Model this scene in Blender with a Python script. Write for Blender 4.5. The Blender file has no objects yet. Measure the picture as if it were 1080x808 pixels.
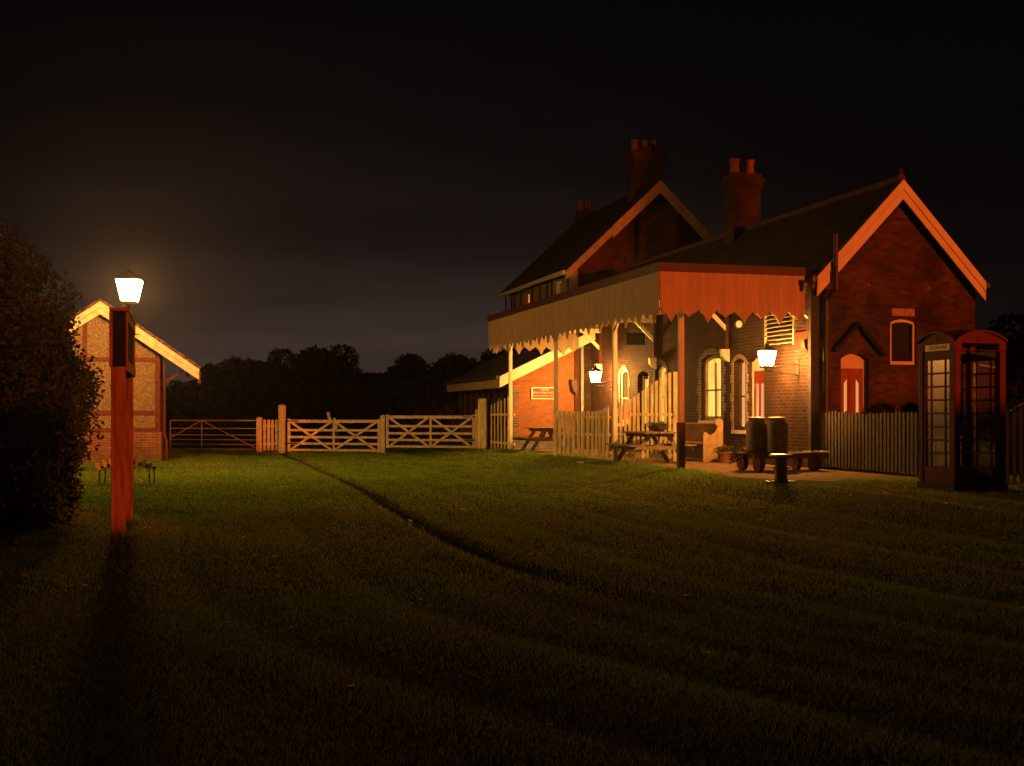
import bpy, math, random
import numpy as np
from mathutils import Vector, Matrix

random.seed(7); rng = np.random.default_rng(7)
sc = bpy.context.scene
R = math.radians
F = 1250.0; Y0 = 436.0; H = 1.4
RB = math.atan2(0.2696, 0.9630)          # the station is turned this much
AX, AY = 6.44, 25.0                      # near corner of the platform wall
D1 = Vector((-0.2696, 0.9630, 0)); D2 = Vector((0.9630, 0.2696, 0))

# ------------------------------------------------------------------ camera
cam = bpy.data.cameras.new('camera'); co = bpy.data.objects.new('camera', cam)
sc.collection.objects.link(co); sc.camera = co
co.location = (0, 0, H); co.rotation_euler = (R(90), 0, 0)
cam.sensor_width = 36; cam.lens = 36 * F / 1080
cam.shift_y = (Y0 - 404) / 1080.0
cam.clip_end = 3000; cam.clip_start = 0.05

# ------------------------------------------------------------------ world: night sky with the glow of a far town on thin cloud
SUN_AZ = math.atan2(0.60, -0.80); SUN_EL = R(4.0)
w = bpy.data.worlds.new("World"); sc.world = w; w.use_nodes = True
nt = w.node_tree; nt.nodes.clear()
def N(t, **k):
    n = nt.nodes.new(t)
    for a, b in k.items(): setattr(n, a, b)
    return n
out = N('ShaderNodeOutputWorld'); bg = N('ShaderNodeBackground'); bg2 = N('ShaderNodeBackground'); add = N('ShaderNodeAddShader')
sky = N('ShaderNodeTexSky', sky_type='NISHITA'); sky.sun_disc = False; sky.sun_elevation = SUN_EL; sky.sun_rotation = SUN_AZ
nt.links.new(sky.outputs[0], bg.inputs[0]); bg.inputs[1].default_value = 0.0001
tc = N('ShaderNodeTexCoord'); mp = N('ShaderNodeMapping'); mp.inputs['Scale'].default_value = (1.0, 1.0, 11.0)
nz = N('ShaderNodeTexNoise'); nz.inputs['Scale'].default_value = 2.2; nz.inputs['Detail'].default_value = 6
nt.links.new(tc.outputs['Generated'], mp.inputs[0]); nt.links.new(mp.outputs[0], nz.inputs['Vector'])
dot = N('ShaderNodeVectorMath', operation='DOT_PRODUCT')
gd = Vector((-0.13, 1.0, -0.01)).normalized(); dot.inputs[1].default_value = gd
nt.links.new(tc.outputs['Generated'], dot.inputs[0])
rp = N('ShaderNodeValToRGB'); rp.color_ramp.interpolation = 'EASE'
e = rp.color_ramp.elements; e[0].position = 0.900; e[0].color = (.12, .12, .12, 1); e[1].position = 1.0; e[1].color = (1, 1, 1, 1)
m1 = N('ShaderNodeValToRGB'); e = m1.color_ramp.elements; e[0].position = 0.35; e[0].color = (0.55,)*3+(1,); e[1].position = 0.68; e[1].color = (1.25,)*3+(1,)
nt.links.new(dot.outputs['Value'], rp.inputs[0]); nt.links.new(nz.outputs[0], m1.inputs[0])
mu = N('ShaderNodeMix', data_type='RGBA', blend_type='MULTIPLY'); mu.inputs[0].default_value = 1
sepz = N('ShaderNodeSeparateXYZ'); nt.links.new(tc.outputs['Generated'], sepz.inputs[0])
er = N('ShaderNodeValToRGB'); er.color_ramp.interpolation = 'B_SPLINE'; ee = er.color_ramp.elements
ee[0].position = 0.0; ee[0].color = (1, 1, 1, 1); ee[1].position = 0.42; ee[1].color = (0.0, 0.0, 0.0, 1)
for p_, c_ in ((.045, 1.0), (.09, .55), (.16, .22), (.25, .06)):
    q_ = ee.new(p_); q_.color = (c_, c_, c_, 1)
nt.links.new(sepz.outputs[2], er.inputs[0]); mu0 = N('ShaderNodeMix', data_type='RGBA', blend_type='MULTIPLY'); mu0.inputs[0].default_value = 1
nt.links.new(rp.outputs[0], mu0.inputs[6]); nt.links.new(er.outputs[0], mu0.inputs[7])
nt.links.new(mu0.outputs[2], mu.inputs[6]); nt.links.new(m1.outputs[0], mu.inputs[7])
tint = N('ShaderNodeMix', data_type='RGBA', blend_type='MIX')
tint.inputs[6].default_value = (0.0008, 0.0009, 0.0010, 1); tint.inputs[7].default_value = (0.044, 0.0285, 0.0250, 1)
nt.links.new(mu.outputs[2], tint.inputs[0]); nt.links.new(tint.outputs[2], bg2.inputs[0]); bg2.inputs[1].default_value = 1
nt.links.new(bg.outputs[0], add.inputs[0]); nt.links.new(bg2.outputs[0], add.inputs[1]); nt.links.new(add.outputs[0], out.inputs[0])

sl = bpy.data.lights.new('sodium_light', 'SUN'); so = bpy.data.objects.new('sodium_light', sl); sc.collection.objects.link(so)
sl.energy = 2.6; sl.angle = R(0.9); sl.color = (1.0, 0.125, 0.014)
so.rotation_euler = Vector((0.60*math.cos(SUN_EL), -0.80*math.cos(SUN_EL), math.sin(SUN_EL))).to_track_quat('Z', 'Y').to_euler()
vs = sc.view_settings; vs.view_transform = 'Standard'; vs.look = 'None'; vs.exposure = 0; vs.gamma = 1; vs.use_curve_mapping = False
sc.cycles.use_denoising = True; sc.cycles.max_bounces = 6; sc.cycles.sample_clamp_indirect = 4
sc.cycles.transparent_max_bounces = 16
LAMP = (1.0, 0.47, 0.115)

# ------------------------------------------------------------------ materials
MATS = {}
def mat(name, col, rough=0.8, var=0.25, scale=6, bump=0.0, bscale=60, metal=0.0, spec=0.2, col2=None, stretch=None):
    if name in MATS: return MATS[name]
    m = bpy.data.materials.new(name); m.use_nodes = True; t = m.node_tree; b = t.nodes['Principled BSDF']
    b.inputs['Roughness'].default_value = rough; b.inputs['Metallic'].default_value = metal
    b.inputs['Specular IOR Level'].default_value = spec
    tcn = t.nodes.new('ShaderNodeTexCoord'); no = t.nodes.new('ShaderNodeTexNoise'); no.inputs['Scale'].default_value = scale; no.inputs['Detail'].default_value = 5
    if stretch:
        mpn = t.nodes.new('ShaderNodeMapping'); mpn.inputs['Scale'].default_value = stretch; t.links.new(tcn.outputs['Object'], mpn.inputs[0]); t.links.new(mpn.outputs[0], no.inputs['Vector'])
    else: t.links.new(tcn.outputs['Object'], no.inputs['Vector'])
    cr = t.nodes.new('ShaderNodeValToRGB'); c2 = col2 or tuple(c*(1-var) for c in col); c1 = tuple(min(1, c*(1+var*0.5)) for c in col)
    cr.color_ramp.elements[0].position = 0.35; cr.color_ramp.elements[0].color = (*c2, 1)
    cr.color_ramp.elements[1].position = 0.65; cr.color_ramp.elements[1].color = (*c1, 1)
    t.links.new(no.outputs[0], cr.inputs[0]); t.links.new(cr.outputs[0], b.inputs['Base Color'])
    if bump:
        n2 = t.nodes.new('ShaderNodeTexNoise'); n2.inputs['Scale'].default_value = bscale; n2.inputs['Detail'].default_value = 4
        t.links.new(tcn.outputs['Object'], n2.inputs['Vector'])
        bp = t.nodes.new('ShaderNodeBump'); bp.inputs['Strength'].default_value = bump; bp.inputs['Distance'].default_value = 0.01
        t.links.new(n2.outputs[0], bp.inputs['Height']); t.links.new(bp.outputs[0], b.inputs['Normal'])
    MATS[name] = m; return m

def emis(name, col, s, stripes=False):
    if name in MATS: return MATS[name]
    m = bpy.data.materials.new(name); m.use_nodes = True; t = m.node_tree; t.nodes.clear()
    o = t.nodes.new('ShaderNodeOutputMaterial'); em = t.nodes.new('ShaderNodeEmission'); em.inputs[0].default_value = (*col, 1); em.inputs[1].default_value = s
    if stripes:
        tcn = t.nodes.new('ShaderNodeTexCoord'); mpn = t.nodes.new('ShaderNodeMapping'); mpn.inputs['Scale'].default_value = (9, 9, 0.7)
        no = t.nodes.new('ShaderNodeTexNoise'); no.inputs['Scale'].default_value = 1; t.links.new(tcn.outputs['Object'], mpn.inputs[0]); t.links.new(mpn.outputs[0], no.inputs['Vector'])
        cr = t.nodes.new('ShaderNodeValToRGB'); cr.color_ramp.elements[0].position = .35; cr.color_ramp.elements[1].position = .6
        cr.color_ramp.elements[0].color = (col[0]*.75, col[1]*.55, col[2]*.35, 1); cr.color_ramp.elements[1].color = (*col, 1)
        t.links.new(no.outputs[0], cr.inputs[0]); t.links.new(cr.outputs[0], em.inputs[0])
    t.links.new(em.outputs[0], o.inputs[0]); MATS[name] = m; return m

def brick(name, c1, c2, mortar, bw=0.225, rh=0.075, bump=0.6, msize=0.008, stain=0.3, rough=.88, squash=0.5, patches=False):
    if name in MATS: return MATS[name]
    m = bpy.data.materials.new(name); m.use_nodes = True; t = m.node_tree; b = t.nodes['Principled BSDF']
    b.inputs['Roughness'].default_value = rough; b.inputs['Specular IOR Level'].default_value = 0.25
    nn = t.nodes.new; L = t.links.new
    tcn = nn('ShaderNodeTexCoord'); sp = nn('ShaderNodeSeparateXYZ'); L(tcn.outputs['Object'], sp.inputs[0])
    sn = nn('ShaderNodeSeparateXYZ'); L(tcn.outputs['Normal'], sn.inputs[0])
    ax = nn('ShaderNodeMath'); ax.operation = 'ABSOLUTE'; L(sn.outputs[0], ax.inputs[0])
    gt = nn('ShaderNodeMath'); gt.operation = 'GREATER_THAN'; gt.inputs[1].default_value = 0.6; L(ax.outputs[0], gt.inputs[0])
    mx = nn('ShaderNodeMix'); mx.data_type = 'FLOAT'; L(gt.outputs[0], mx.inputs[0]); L(sp.outputs[0], mx.inputs[2]); L(sp.outputs[1], mx.inputs[3])
    cb = nn('ShaderNodeCombineXYZ'); L(mx.outputs[0], cb.inputs[0]); L(sp.outputs[2], cb.inputs[1])
    # slightly uneven courses
    wn = nn('ShaderNodeTexNoise'); wn.inputs['Scale'].default_value = 3.0; L(tcn.outputs['Object'], wn.inputs['Vector'])
    ws = nn('ShaderNodeVectorMath'); ws.operation = 'SCALE'; ws.inputs['Scale'].default_value = 0.012; L(wn.outputs['Color'], ws.inputs[0])
    wa = nn('ShaderNodeVectorMath'); wa.operation = 'ADD'; L(cb.outputs[0], wa.inputs[0]); L(ws.outputs[0], wa.inputs[1])
    br = nn('ShaderNodeTexBrick'); L(wa.outputs[0], br.inputs['Vector']); br.inputs['Scale'].default_value = 1
    br.inputs['Brick Width'].default_value = bw; br.inputs['Row Height'].default_value = rh; br.inputs['Mortar Size'].default_value = msize
    br.inputs['Mortar Smooth'].default_value = 0.3; br.inputs['Bias'].default_value = -0.1; br.offset = squash
    br.inputs['Color1'].default_value = (*c1, 1); br.inputs['Color2'].default_value = (*c2, 1); br.inputs['Mortar'].default_value = (*mortar, 1)
    no = nn('ShaderNodeTexNoise'); no.inputs['Scale'].default_value = 1.3; no.inputs['Detail'].default_value = 8; no.inputs['Roughness'].default_value = .65; L(tcn.outputs['Object'], no.inputs['Vector'])
    cr = nn('ShaderNodeValToRGB'); cr.color_ramp.elements[0].position = .35; cr.color_ramp.elements[0].color = (1-stain*1.6,)*3+(1,); cr.color_ramp.elements[1].position = .65; cr.color_ramp.elements[1].color = (1.15,)*3+(1,)
    L(no.outputs[0], cr.inputs[0])
    ml = nn('ShaderNodeMix'); ml.data_type = 'RGBA'; ml.blend_type = 'MULTIPLY'; ml.inputs[0].default_value = 1
    L(br.outputs['Color'], ml.inputs[6]); L(cr.outputs[0], ml.inputs[7])
    last = ml.outputs[2]
    if patches:   # flaking pale patches and odd pale bricks
        n3 = nn('ShaderNodeTexNoise'); n3.inputs['Scale'].default_value = 2.1; n3.inputs['Detail'].default_value = 10; n3.inputs['Roughness'].default_value = .8; L(tcn.outputs['Object'], n3.inputs['Vector'])
        c3 = nn('ShaderNodeValToRGB'); c3.color_ramp.elements[0].position = .605; c3.color_ramp.elements[0].color = (0, 0, 0, 1); c3.color_ramp.elements[1].position = .68; c3.color_ramp.elements[1].color = (1, 1, 1, 1)
        L(n3.outputs[0], c3.inputs[0]); m3 = nn('ShaderNodeMix'); m3.data_type = 'RGBA'; L(c3.outputs[0], m3.inputs[0]); L(last, m3.inputs[6]); m3.inputs[7].default_value = (.5, .42, .33, 1); last = m3.outputs[2]
    L(last, b.inputs['Base Color'])
    bp = nn('ShaderNodeBump'); bp.inputs['Strength'].default_value = bump; bp.inputs['Distance'].default_value = 0.012; bp.invert = True
    n4 = nn('ShaderNodeTexNoise'); n4.inputs['Scale'].default_value = 25; n4.inputs['Detail'].default_value = 6; L(tcn.outputs['Object'], n4.inputs['Vector'])
    ma = nn('ShaderNodeMath'); ma.operation = 'MULTIPLY_ADD'; ma.inputs[1].default_value = 0.8; L(n4.outputs[0], ma.inputs[0]); L(br.outputs['Fac'], ma.inputs[2])
    L(ma.outputs[0], bp.inputs['Height']); L(bp.outputs[0], b.inputs['Normal'])
    MATS[name] = m; return m

cream = mat('cream_paint', (.72, .68, .56), .5, .10, 3, .15, 25)
val_lit = mat('valance_paint_lit', (.46, .35, .26), .6, .15, 9, .2, 25, stretch=(1, 1, .12))  # the one canopy paint, lightened for the brighter-lit end face
val_dim = mat('valance_paint_dim', (.26, .19, .12), .6, .18, 9, .2, 25, stretch=(1, 1, .12))  # same canopy paint, darkened to dim the side and far end
creamw = mat('cream_fence', (.78, .66, .38), .65, .3, 12, .3, 40, stretch=(1, 1, .2))
darkred = mat('maroon_paint', (.045, .012, .011), .5, .2, 5)
reddoor = mat('red_door_paint', (.26, .035, .025), .45, .2, 4)
timberred = mat('red_brown_timber', (.075, .02, .012), .7, .35, 9, .4, 40)
postred = mat('weathered_red_post', (.22, .10, .07), .75, .4, 22, .6, 60, stretch=(1, 1, .12))
blackiron = mat('black_iron', (.025, .025, .028), .45, .3, 8, spec=.5)
galv = mat('galvanised_steel', (.42, .46, .46), .5, .2, 10, metal=.1, spec=.4)
wood = mat('weathered_grey_wood', (.24, .19, .14), .8, .35, 12, .5, 50)
darkwood = mat('dark_oiled_wood', (.10, .065, .04), .7, .35, 10, .4, 50)
pine = mat('waxed_pine', (.50, .33, .17), .5, .25, 7, .3, 30)
greyfence = mat('silvered_fence_wood', (.075, .064, .05), .85, .35, 12, .4, 50)
gatewood = mat('gate_wood', (.60, .50, .33), .75, .3, 10, .5, 50)
phonered = mat('phone_box_red', (.125, .013, .010), .55, .2, 6, spec=.12)
steelchurn = mat('aged_churn_steel', (.20, .17, .14), .6, .35, 7, metal=.15, spec=.3)
brE = brick('dim_sooty_brick', (.07, .035, .025), (.04, .022, .018), (.05, .04, .035), stain=.4)  # soot, darkened further to stand in for lamplight fading with distance
terracotta = mat('terracotta', (.24, .09, .05), .85, .25, 9)
grey = mat('grey_downpipe', (.35, .36, .36), .6, .2, 8)
ash = mat('charcoal_black', (.012, .012, .013), .9, .2, 8)
pebble = mat('pebble_dash', (.15, .11, .065), .95, .55, 26, 1.0, 70)
lead = mat('lead_grey', (.10, .10, .105), .6, .3, 6)
glassd = mat('dark_window_glass', (.015, .015, .017), .08, .1, 3, spec=.6)
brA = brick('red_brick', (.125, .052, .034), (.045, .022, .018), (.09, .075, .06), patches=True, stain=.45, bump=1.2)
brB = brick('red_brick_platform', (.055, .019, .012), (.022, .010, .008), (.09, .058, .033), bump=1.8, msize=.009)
brC = brick('orange_brick', (.33, .125, .048), (.25, .092, .036), (.17, .10, .06), stain=.12, bump=.4)
brD = brick('blue_grey_brick', (.13, .12, .12), (.08, .075, .08), (.30, .28, .24), bw=.112, stain=.2)
brS = brick('shed_brick', (.17, .07, .04), (.11, .045, .03), (.18, .15, .11), patches=True)
tiles = brick('roof_tiles', (.045, .04, .038), (.028, .026, .026), (.010, .010, .010), bw=.25, rh=.16, msize=.012, bump=1.0, rough=.75)
ptiles = brick('shed_roof_tiles', (.16, .09, .06), (.10, .06, .045), (.03, .02, .02), bw=.25, rh=.2, msize=.02, bump=1.0)
lit = emis('lit_blind', (1.0, .60, .12), 1.3, True)
litpink = emis('lit_frosted_glass', (1.0, .42, .16), .95, True)
litdim = emis('dim_lit_glass', (1.0, .45, .07), .8, True)
litamber = emis('lit_door_glass', (1.0, .36, .10), .85)
opal = emis('opal_sign_glass', (1.0, .34, .06), .22)
glow1 = emis('lantern_glow', (1.0, .45, .10), 700)
glow2 = emis('wall_lantern_glow', (1.0, .43, .085), 900)
glow3 = emis('near_wall_lantern_glow', (1.0, .41, .08), 880)

# ------------------------------------------------------------------ mesh builder
class G:
    def __init__(s): s.v = []; s.f = []
    def add(s, vs, fs):
        n = len(s.v); s.v += [tuple(p) for p in vs]; s.f += [[i+n for i in f] for f in fs]; return s
    def box(s, x0, x1, y0, y1, z0, z1):
        return s.add([(x0,y0,z0),(x1,y0,z0),(x1,y1,z0),(x0,y1,z0),(x0,y0,z1),(x1,y0,z1),(x1,y1,z1),(x0,y1,z1)],
                     [[0,3,2,1],[4,5,6,7],[0,1,5,4],[1,2,6,5],[2,3,7,6],[3,0,4,7]])
    def prism(s, pts, ax, a0, a1):
        f = {'y': lambda p, a: (p[0], a, p[1]), 'x': lambda p, a: (a, p[0], p[1]), 'z': lambda p, a: (p[0], p[1], a)}[ax]
        n = len(pts)
        return s.add([f(p, a0) for p in pts] + [f(p, a1) for p in pts],
                     [list(range(n))[::-1], list(range(n, 2*n))] + [[i, (i+1) % n, n+(i+1) % n, n+i] for i in range(n)])
    def tube(s, p0, p1, r0, r1=None, n=10):
        r1 = r0 if r1 is None else r1; p0 = Vector(p0); p1 = Vector(p1); d = (p1-p0).normalized()
        a = d.orthogonal().normalized(); b = d.cross(a)
        vs = [p0+(a*math.cos(t)+b*math.sin(t))*r0 for t in [2*math.pi*i/n for i in range(n)]] + [p1+(a*math.cos(t)+b*math.sin(t))*r1 for t in [2*math.pi*i/n for i in range(n)]]
        return s.add(vs, [list(range(n))[::-1], list(range(n, 2*n))]+[[i, (i+1) % n, n+(i+1) % n, n+i] for i in range(n)])
    def beam(s, p0, p1, w, h, side=(0, 1, 0)):
        p0 = Vector(p0); p1 = Vector(p1); d = (p1-p0).normalized(); a = Vector(side); a = (a-d*a.dot(d)).normalized(); b = d.cross(a)
        vs = [p+a*sx*w/2+b*sy*h/2 for p in (p0, p1) for sx, sy in ((-1,-1),(1,-1),(1,1),(-1,1))]
        return s.add(vs, [[3,2,1,0],[4,5,6,7],[0,1,5,4],[1,2,6,5],[2,3,7,6],[3,0,4,7]])
    def lathe(s, c, prof, n=20):
        c = Vector(c); vs = []; fs = []
        for r, z in prof: vs += [c+Vector((r*math.cos(2*math.pi*i/n), r*math.sin(2*math.pi*i/n), z)) for i in range(n)]
        for k in range(len(prof)-1): fs += [[k*n+i, k*n+(i+1) % n, (k+1)*n+(i+1) % n, (k+1)*n+i] for i in range(n)]
        fs += [list(range(n))[::-1], list(range((len(prof)-1)*n, len(prof)*n))]
        return s.add(vs, fs)
    def frustum(s, c, w0, w1, z0, z1):
        x, y = c; a, b = w0/2, w1/2
        return s.add([(x-a,y-a,z0),(x+a,y-a,z0),(x+a,y+a,z0),(x-a,y+a,z0),(x-b,y-b,z1),(x+b,y-b,z1),(x+b,y+b,z1),(x-b,y+b,z1)],
                     [[0,3,2,1],[4,5,6,7],[0,1,5,4],[1,2,6,5],[2,3,7,6],[3,0,4,7]])
    def ob(s, name, m, parent=None, bevel=0, smooth=False, label=None):
        me = bpy.data.meshes.new(name); me.from_pydata(s.v, [], s.f); me.materials.append(m); me.update()
        if smooth:
            for p in me.polygons: p.use_smooth = True
            try: me.set_sharp_from_angle(angle=R(40))
            except Exception: pass
        o = bpy.data.objects.new(name, me); sc.collection.objects.link(o)
        if parent: o.parent = parent
        if bevel:
            b = o.modifiers.new('bevel', 'BEVEL'); b.width = bevel; b.segments = 2; b.limit_method = 'ANGLE'; b.angle_limit = R(40)
        if label: o['label'] = label
        return o

def thing(name, label, cat, loc=(0, 0, 0), rz=0, group=None):
    o = bpy.data.objects.new(name, None); sc.collection.objects.link(o); o.location = loc; o.rotation_euler = (0, 0, rz)
    o['label'] = label; o['category'] = cat
    if group: o['group'] = group
    return o
def tag(o, label, cat, group=None, kind=None):
    if label: o['label'] = label
    if cat: o['category'] = cat
    if group: o['group'] = group
    if kind: o['kind'] = kind
    return o
def dup(root, loc, rz, label=None, group=None):
    r = root.copy(); sc.collection.objects.link(r); r.location = loc; r.rotation_euler = (0, 0, rz)
    if label: r['label'] = label
    if group: r['group'] = group
    for ch in list(root.children):
        c = ch.copy(); sc.collection.objects.link(c); c.parent = r
        for g in list(ch.children):
            d = g.copy(); sc.collection.objects.link(d); d.parent = c
    return r
def uv(x, y):
    dx, dy = x-AX, y-AY; return (dx*D2.x+dy*D2.y, dx*D1.x+dy*D1.y)   # (v, u)
def B(v, u, z=0.0): return Vector((AX+v*D2.x+u*D1.x, AY+v*D2.y+u*D1.y, z))
def at(px, Y): return (px-540)*Y/F
def sstep(x, a, b):
    t = np.clip((np.asarray(x, float)-a)/(b-a), 0, 1); return t*t*(3-2*t)
rut_pts = np.array([(-8.6, 44), (-7.64, 39.8), (-5.25, 31.2), (-2.84, 22.2), (-1.41, 16), (-.62, 13), (0.05, 10.7), (.75, 9), (1.5, 7.6), (2.6, 6.2), (4, 4.6)])
def rut_dist(x, y):
    x = np.asarray(x, float); y = np.asarray(y, float); d = np.full(x.shape, 9.0)
    for (ax, ay), (bx, by) in zip(rut_pts[:-1], rut_pts[1:]):
        L2 = (bx-ax)**2+(by-ay)**2; t = np.clip(((x-ax)*(bx-ax)+(y-ay)*(by-ay))/L2, 0, 1)
        d = np.minimum(d, np.hypot(x-ax-t*(bx-ax), y-ay-t*(by-ay)))
    return d
PADZ = 0.22
def gz(x, y):
    x = np.asarray(x, float); y = np.asarray(y, float)
    v = (x-AX)*D2.x+(y-AY)*D2.y; u = (x-AX)*D1.x+(y-AY)*D1.y
    rise = PADZ*sstep(v, -5.2, -3.2)*(1-.5*sstep(u, 15, 19))
    rise = rise*(1-sstep(u, -14, -6)*0 - (1-sstep(y, 8, 17))*1.0)
    off = sstep(v, -3.15, -3.45 - 1e-6) if False else (v < -3.2)
    wob = .012*np.sin(x*1.3+.7*y)*np.sin(.8*y-.35*x)+.005*np.sin(2.9*x+1.1*np.sin(y))+.008*np.sin((x*1.0+y*.55)*2.1)*np.exp(-((y-10)/9)**2)
    calm = sstep(-v, 3.0, 4.2) + (1-sstep(u, -6.5, -4.6)); calm = np.clip(calm, 0, 1)
    d = rut_dist(x, y); groove = -.045*np.exp(-(d/.13)**2)*sstep(y, 8, 12)+.012*np.exp(-((d-.3)/.12)**2)
    for sh, am in ((1.5, .022), (-1.3, .018), (-2.7, .024), (-4.2, .02), (-5.6, .024), (2.9, .018), (-7.2, .02)):
        d2 = rut_dist(x+sh, y+.1*sh); groove = groove-am*.95*np.exp(-(d2/.15)**2)+am*.6*np.exp(-((d2-.45)/.2)**2)
    return rise+(wob+groove)*calm
def g1(x, y): return float(gz(np.array([x]), np.array([y]))[0])

# ------------------------------------------------------------------ lawn: one sheet to the horizon
def axis(parts):
    a = []
    for lo, hi, st in parts: a += list(np.arange(lo, hi, st))
    return np.array(a+[parts[-1][1]])
xs = axis([(-300, -60, 40), (-60, -20, 4), (-20, -10, .5), (-10, 8, .1), (8, 20, .5), (20, 60, 4), (60, 300, 40)])
ys = axis([(-60, 0, 10), (0, 4, .5), (4, 22, .1), (22, 46, .2), (46, 90, 4), (90, 450, 60)])
X, Yg = np.meshgrid(xs, ys); Z = gz(X, Yg)
v = np.stack([X.ravel(), Yg.ravel(), Z.ravel()], 1); nx, ny = len(xs), len(ys)
i = np.arange(nx-1)[None, :]+nx*np.arange(ny-1)[:, None]; i = i.ravel()
fc = np.stack([i, i+1, i+1+nx, i+nx], 1)
def npmesh(name, v, f, m, smooth=False):
    me = bpy.data.meshes.new(name); me.vertices.add(len(v)); me.vertices.foreach_set('co', v.astype(np.float32).ravel())
    k = f.shape[1]; me.loops.add(f.size); me.loops.foreach_set('vertex_index', f.astype(np.int32).ravel())
    me.polygons.add(len(f)); me.polygons.foreach_set('loop_start', (np.arange(len(f))*k).astype(np.int32))
    if smooth: me.polygons.foreach_set('use_smooth', np.ones(len(f), bool))
    me.update(calc_edges=True); me.materials.append(m)
    o = bpy.data.objects.new(name, me); sc.collection.objects.link(o); return o
lawnm = mat('lawn_soil', (.10, .13, .03), 1.0, .45, 1.1, .9, 30, spec=0.0, col2=(.085, .075, .03))
lawn = npmesh('lawn', v, fc, lawnm, True); lawn['kind'] = 'structure'
# the worn rut shows earth
t = lawnm.node_tree; b = t.nodes['Principled BSDF']
at_ = lawn.data.attributes.new('earth', 'FLOAT', 'POINT')
ea = np.exp(-(rut_dist(v[:, 0], v[:, 1])/.13)**2)*sstep(v[:, 1], 8, 12); at_.data.foreach_set('value', ea.astype(np.float32))
an = t.nodes.new('ShaderNodeAttribute'); an.attribute_name = 'earth'; mx = t.nodes.new('ShaderNodeMix'); mx.data_type = 'RGBA'
src = b.inputs['Base Color'].links[0].from_socket
t.links.new(an.outputs['Fac'], mx.inputs[0]); t.links.new(src, mx.inputs[6]); mx.inputs[7].default_value = (.035, .03, .014, 1); t.links.new(mx.outputs[2], b.inputs['Base Color'])

# forecourt of trodden gravel under and in front of the canopy
padm = mat('gravel_forecourt', (.24, .15, .08), .95, .4, 5, .8, 90)
pts = [(-3.15, 14.2), (-3.15, 4), (-3.2, -.5), (-3.25, -2.2), (-2.9, -3.4), (-2.2, -4.15), (-1.0, -4.45), (.6, -4.5), (3.2, -4.3), (3.2, -.0), (.3, 0), (.3, 14.2)]
n = []
for (a, b_), (c, d_) in zip(pts, pts[1:]+pts[:1]):
    k = max(1, int(math.hypot(c-a, d_-b_)/.35))
    for q in range(k):
        jit = .05 if (a < -2 or b_ < -3) else 0
        n.append((a+(c-a)*q/k+random.uniform(-jit, jit), b_+(d_-b_)*q/k+random.uniform(-jit, jit)))
pw = [B(p[0], p[1]) for p in n]
g = G(); g.prism([(p.x, p.y) for p in pw], 'z', -.1, PADZ+.012); o = g.ob('gravel_forecourt', padm); o['kind'] = 'structure'
def PZ(): return PADZ+.012
GP = PADZ+.012

# ------------------------------------------------------------------ grass blades
def blades(n, x0, x1, y0, y1, hgt, wid, cone=True):
    y = rng.uniform(y0, y1, n); x = rng.uniform(-1, 1, n)*(y*.46+.6)
    vv = (x-AX)*D2.x+(y-AY)*D2.y; uu = (x-AX)*D1.x+(y-AY)*D1.y
    keep = ~((vv > -3.1+.08*np.sin(uu*3)) & (uu > -4.2+.1*np.sin(vv*4)) & (uu < 14.3)) & ~((vv > 0)&(uu > -0.1)) & (uu < 26)
    d = rut_dist(x, y); keep &= rng.uniform(0, 1, n) < np.maximum(np.clip((d-.05)/.16, .05, 1), 1-sstep(y, 8, 12))
    keep &= rng.uniform(0, 1, n) < (.80+.20*np.sin(x*2.1+np.sin(y*1.7)*1.5)*np.sin(y*1.3+x))
    x, y, uu, vv = x[keep], y[keep], uu[keep], vv[keep]; z = gz(x, y); k = len(x)
    a = rng.uniform(0, 2*np.pi, k); h = hgt*rng.uniform(.45, 1.25, k); lean = rng.normal(0, .55, (k, 2))*h[:, None]
    wv = wid*rng.uniform(.6, 1.3, k)
    p0 = np.stack([x-np.cos(a)*wv, y-np.sin(a)*wv, z-.004], 1); p1 = np.stack([x+np.cos(a)*wv, y+np.sin(a)*wv, z-.004], 1)
    p2 = np.stack([x+lean[:, 0], y+lean[:, 1], z+h], 1)
    return np.stack([p0, p1, p2], 1).reshape(-1, 3)
vv = np.concatenate([blades(200000, 0, 0, 4.3, 9, .028, .0021), blades(170000, 0, 0, 9, 17, .032, .0045), blades(150000, 0, 0, 17, 30, .036, .010), blades(90000, 0, 0, 30, 46, .042, .017)])
ff = np.arange(len(vv)).reshape(-1, 3)
grassm = mat('grass_blades', (.12, .25, .02), .7, .3, 1.2, spec=0.08, col2=(.11, .18, .02))
gt_ = grassm.node_tree
def straw(o_, vv_):
    a_ = o_.data.attributes.new('straw', 'FLOAT', 'POINT'); x_, y_ = vv_[:, 0], vv_[:, 1]
    a_.data.foreach_set('value', np.clip(.75-.75*sstep(y_-x_*1.2, 14, 30)+.22*np.sin(x_*1.7+np.sin(y_))*np.sin(y_*.9)+np.repeat(rng.normal(0, .22, len(vv_)//3), 3), 0, 1).astype(np.float32))
sa = gt_.nodes.new('ShaderNodeAttribute'); sa.attribute_name = 'straw'; sm = gt_.nodes.new('ShaderNodeMix'); sm.data_type = 'RGBA'
gt_.links.new(sa.outputs['Fac'], sm.inputs[0]); gt_.links.new(gt_.nodes['Principled BSDF'].inputs['Base Color'].links[0].from_socket, sm.inputs[6]); sm.inputs[7].default_value = (.17, .15, .06, 1)
gt_.links.new(sm.outputs[2], gt_.nodes['Principled BSDF'].inputs['Base Color'])
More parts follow.
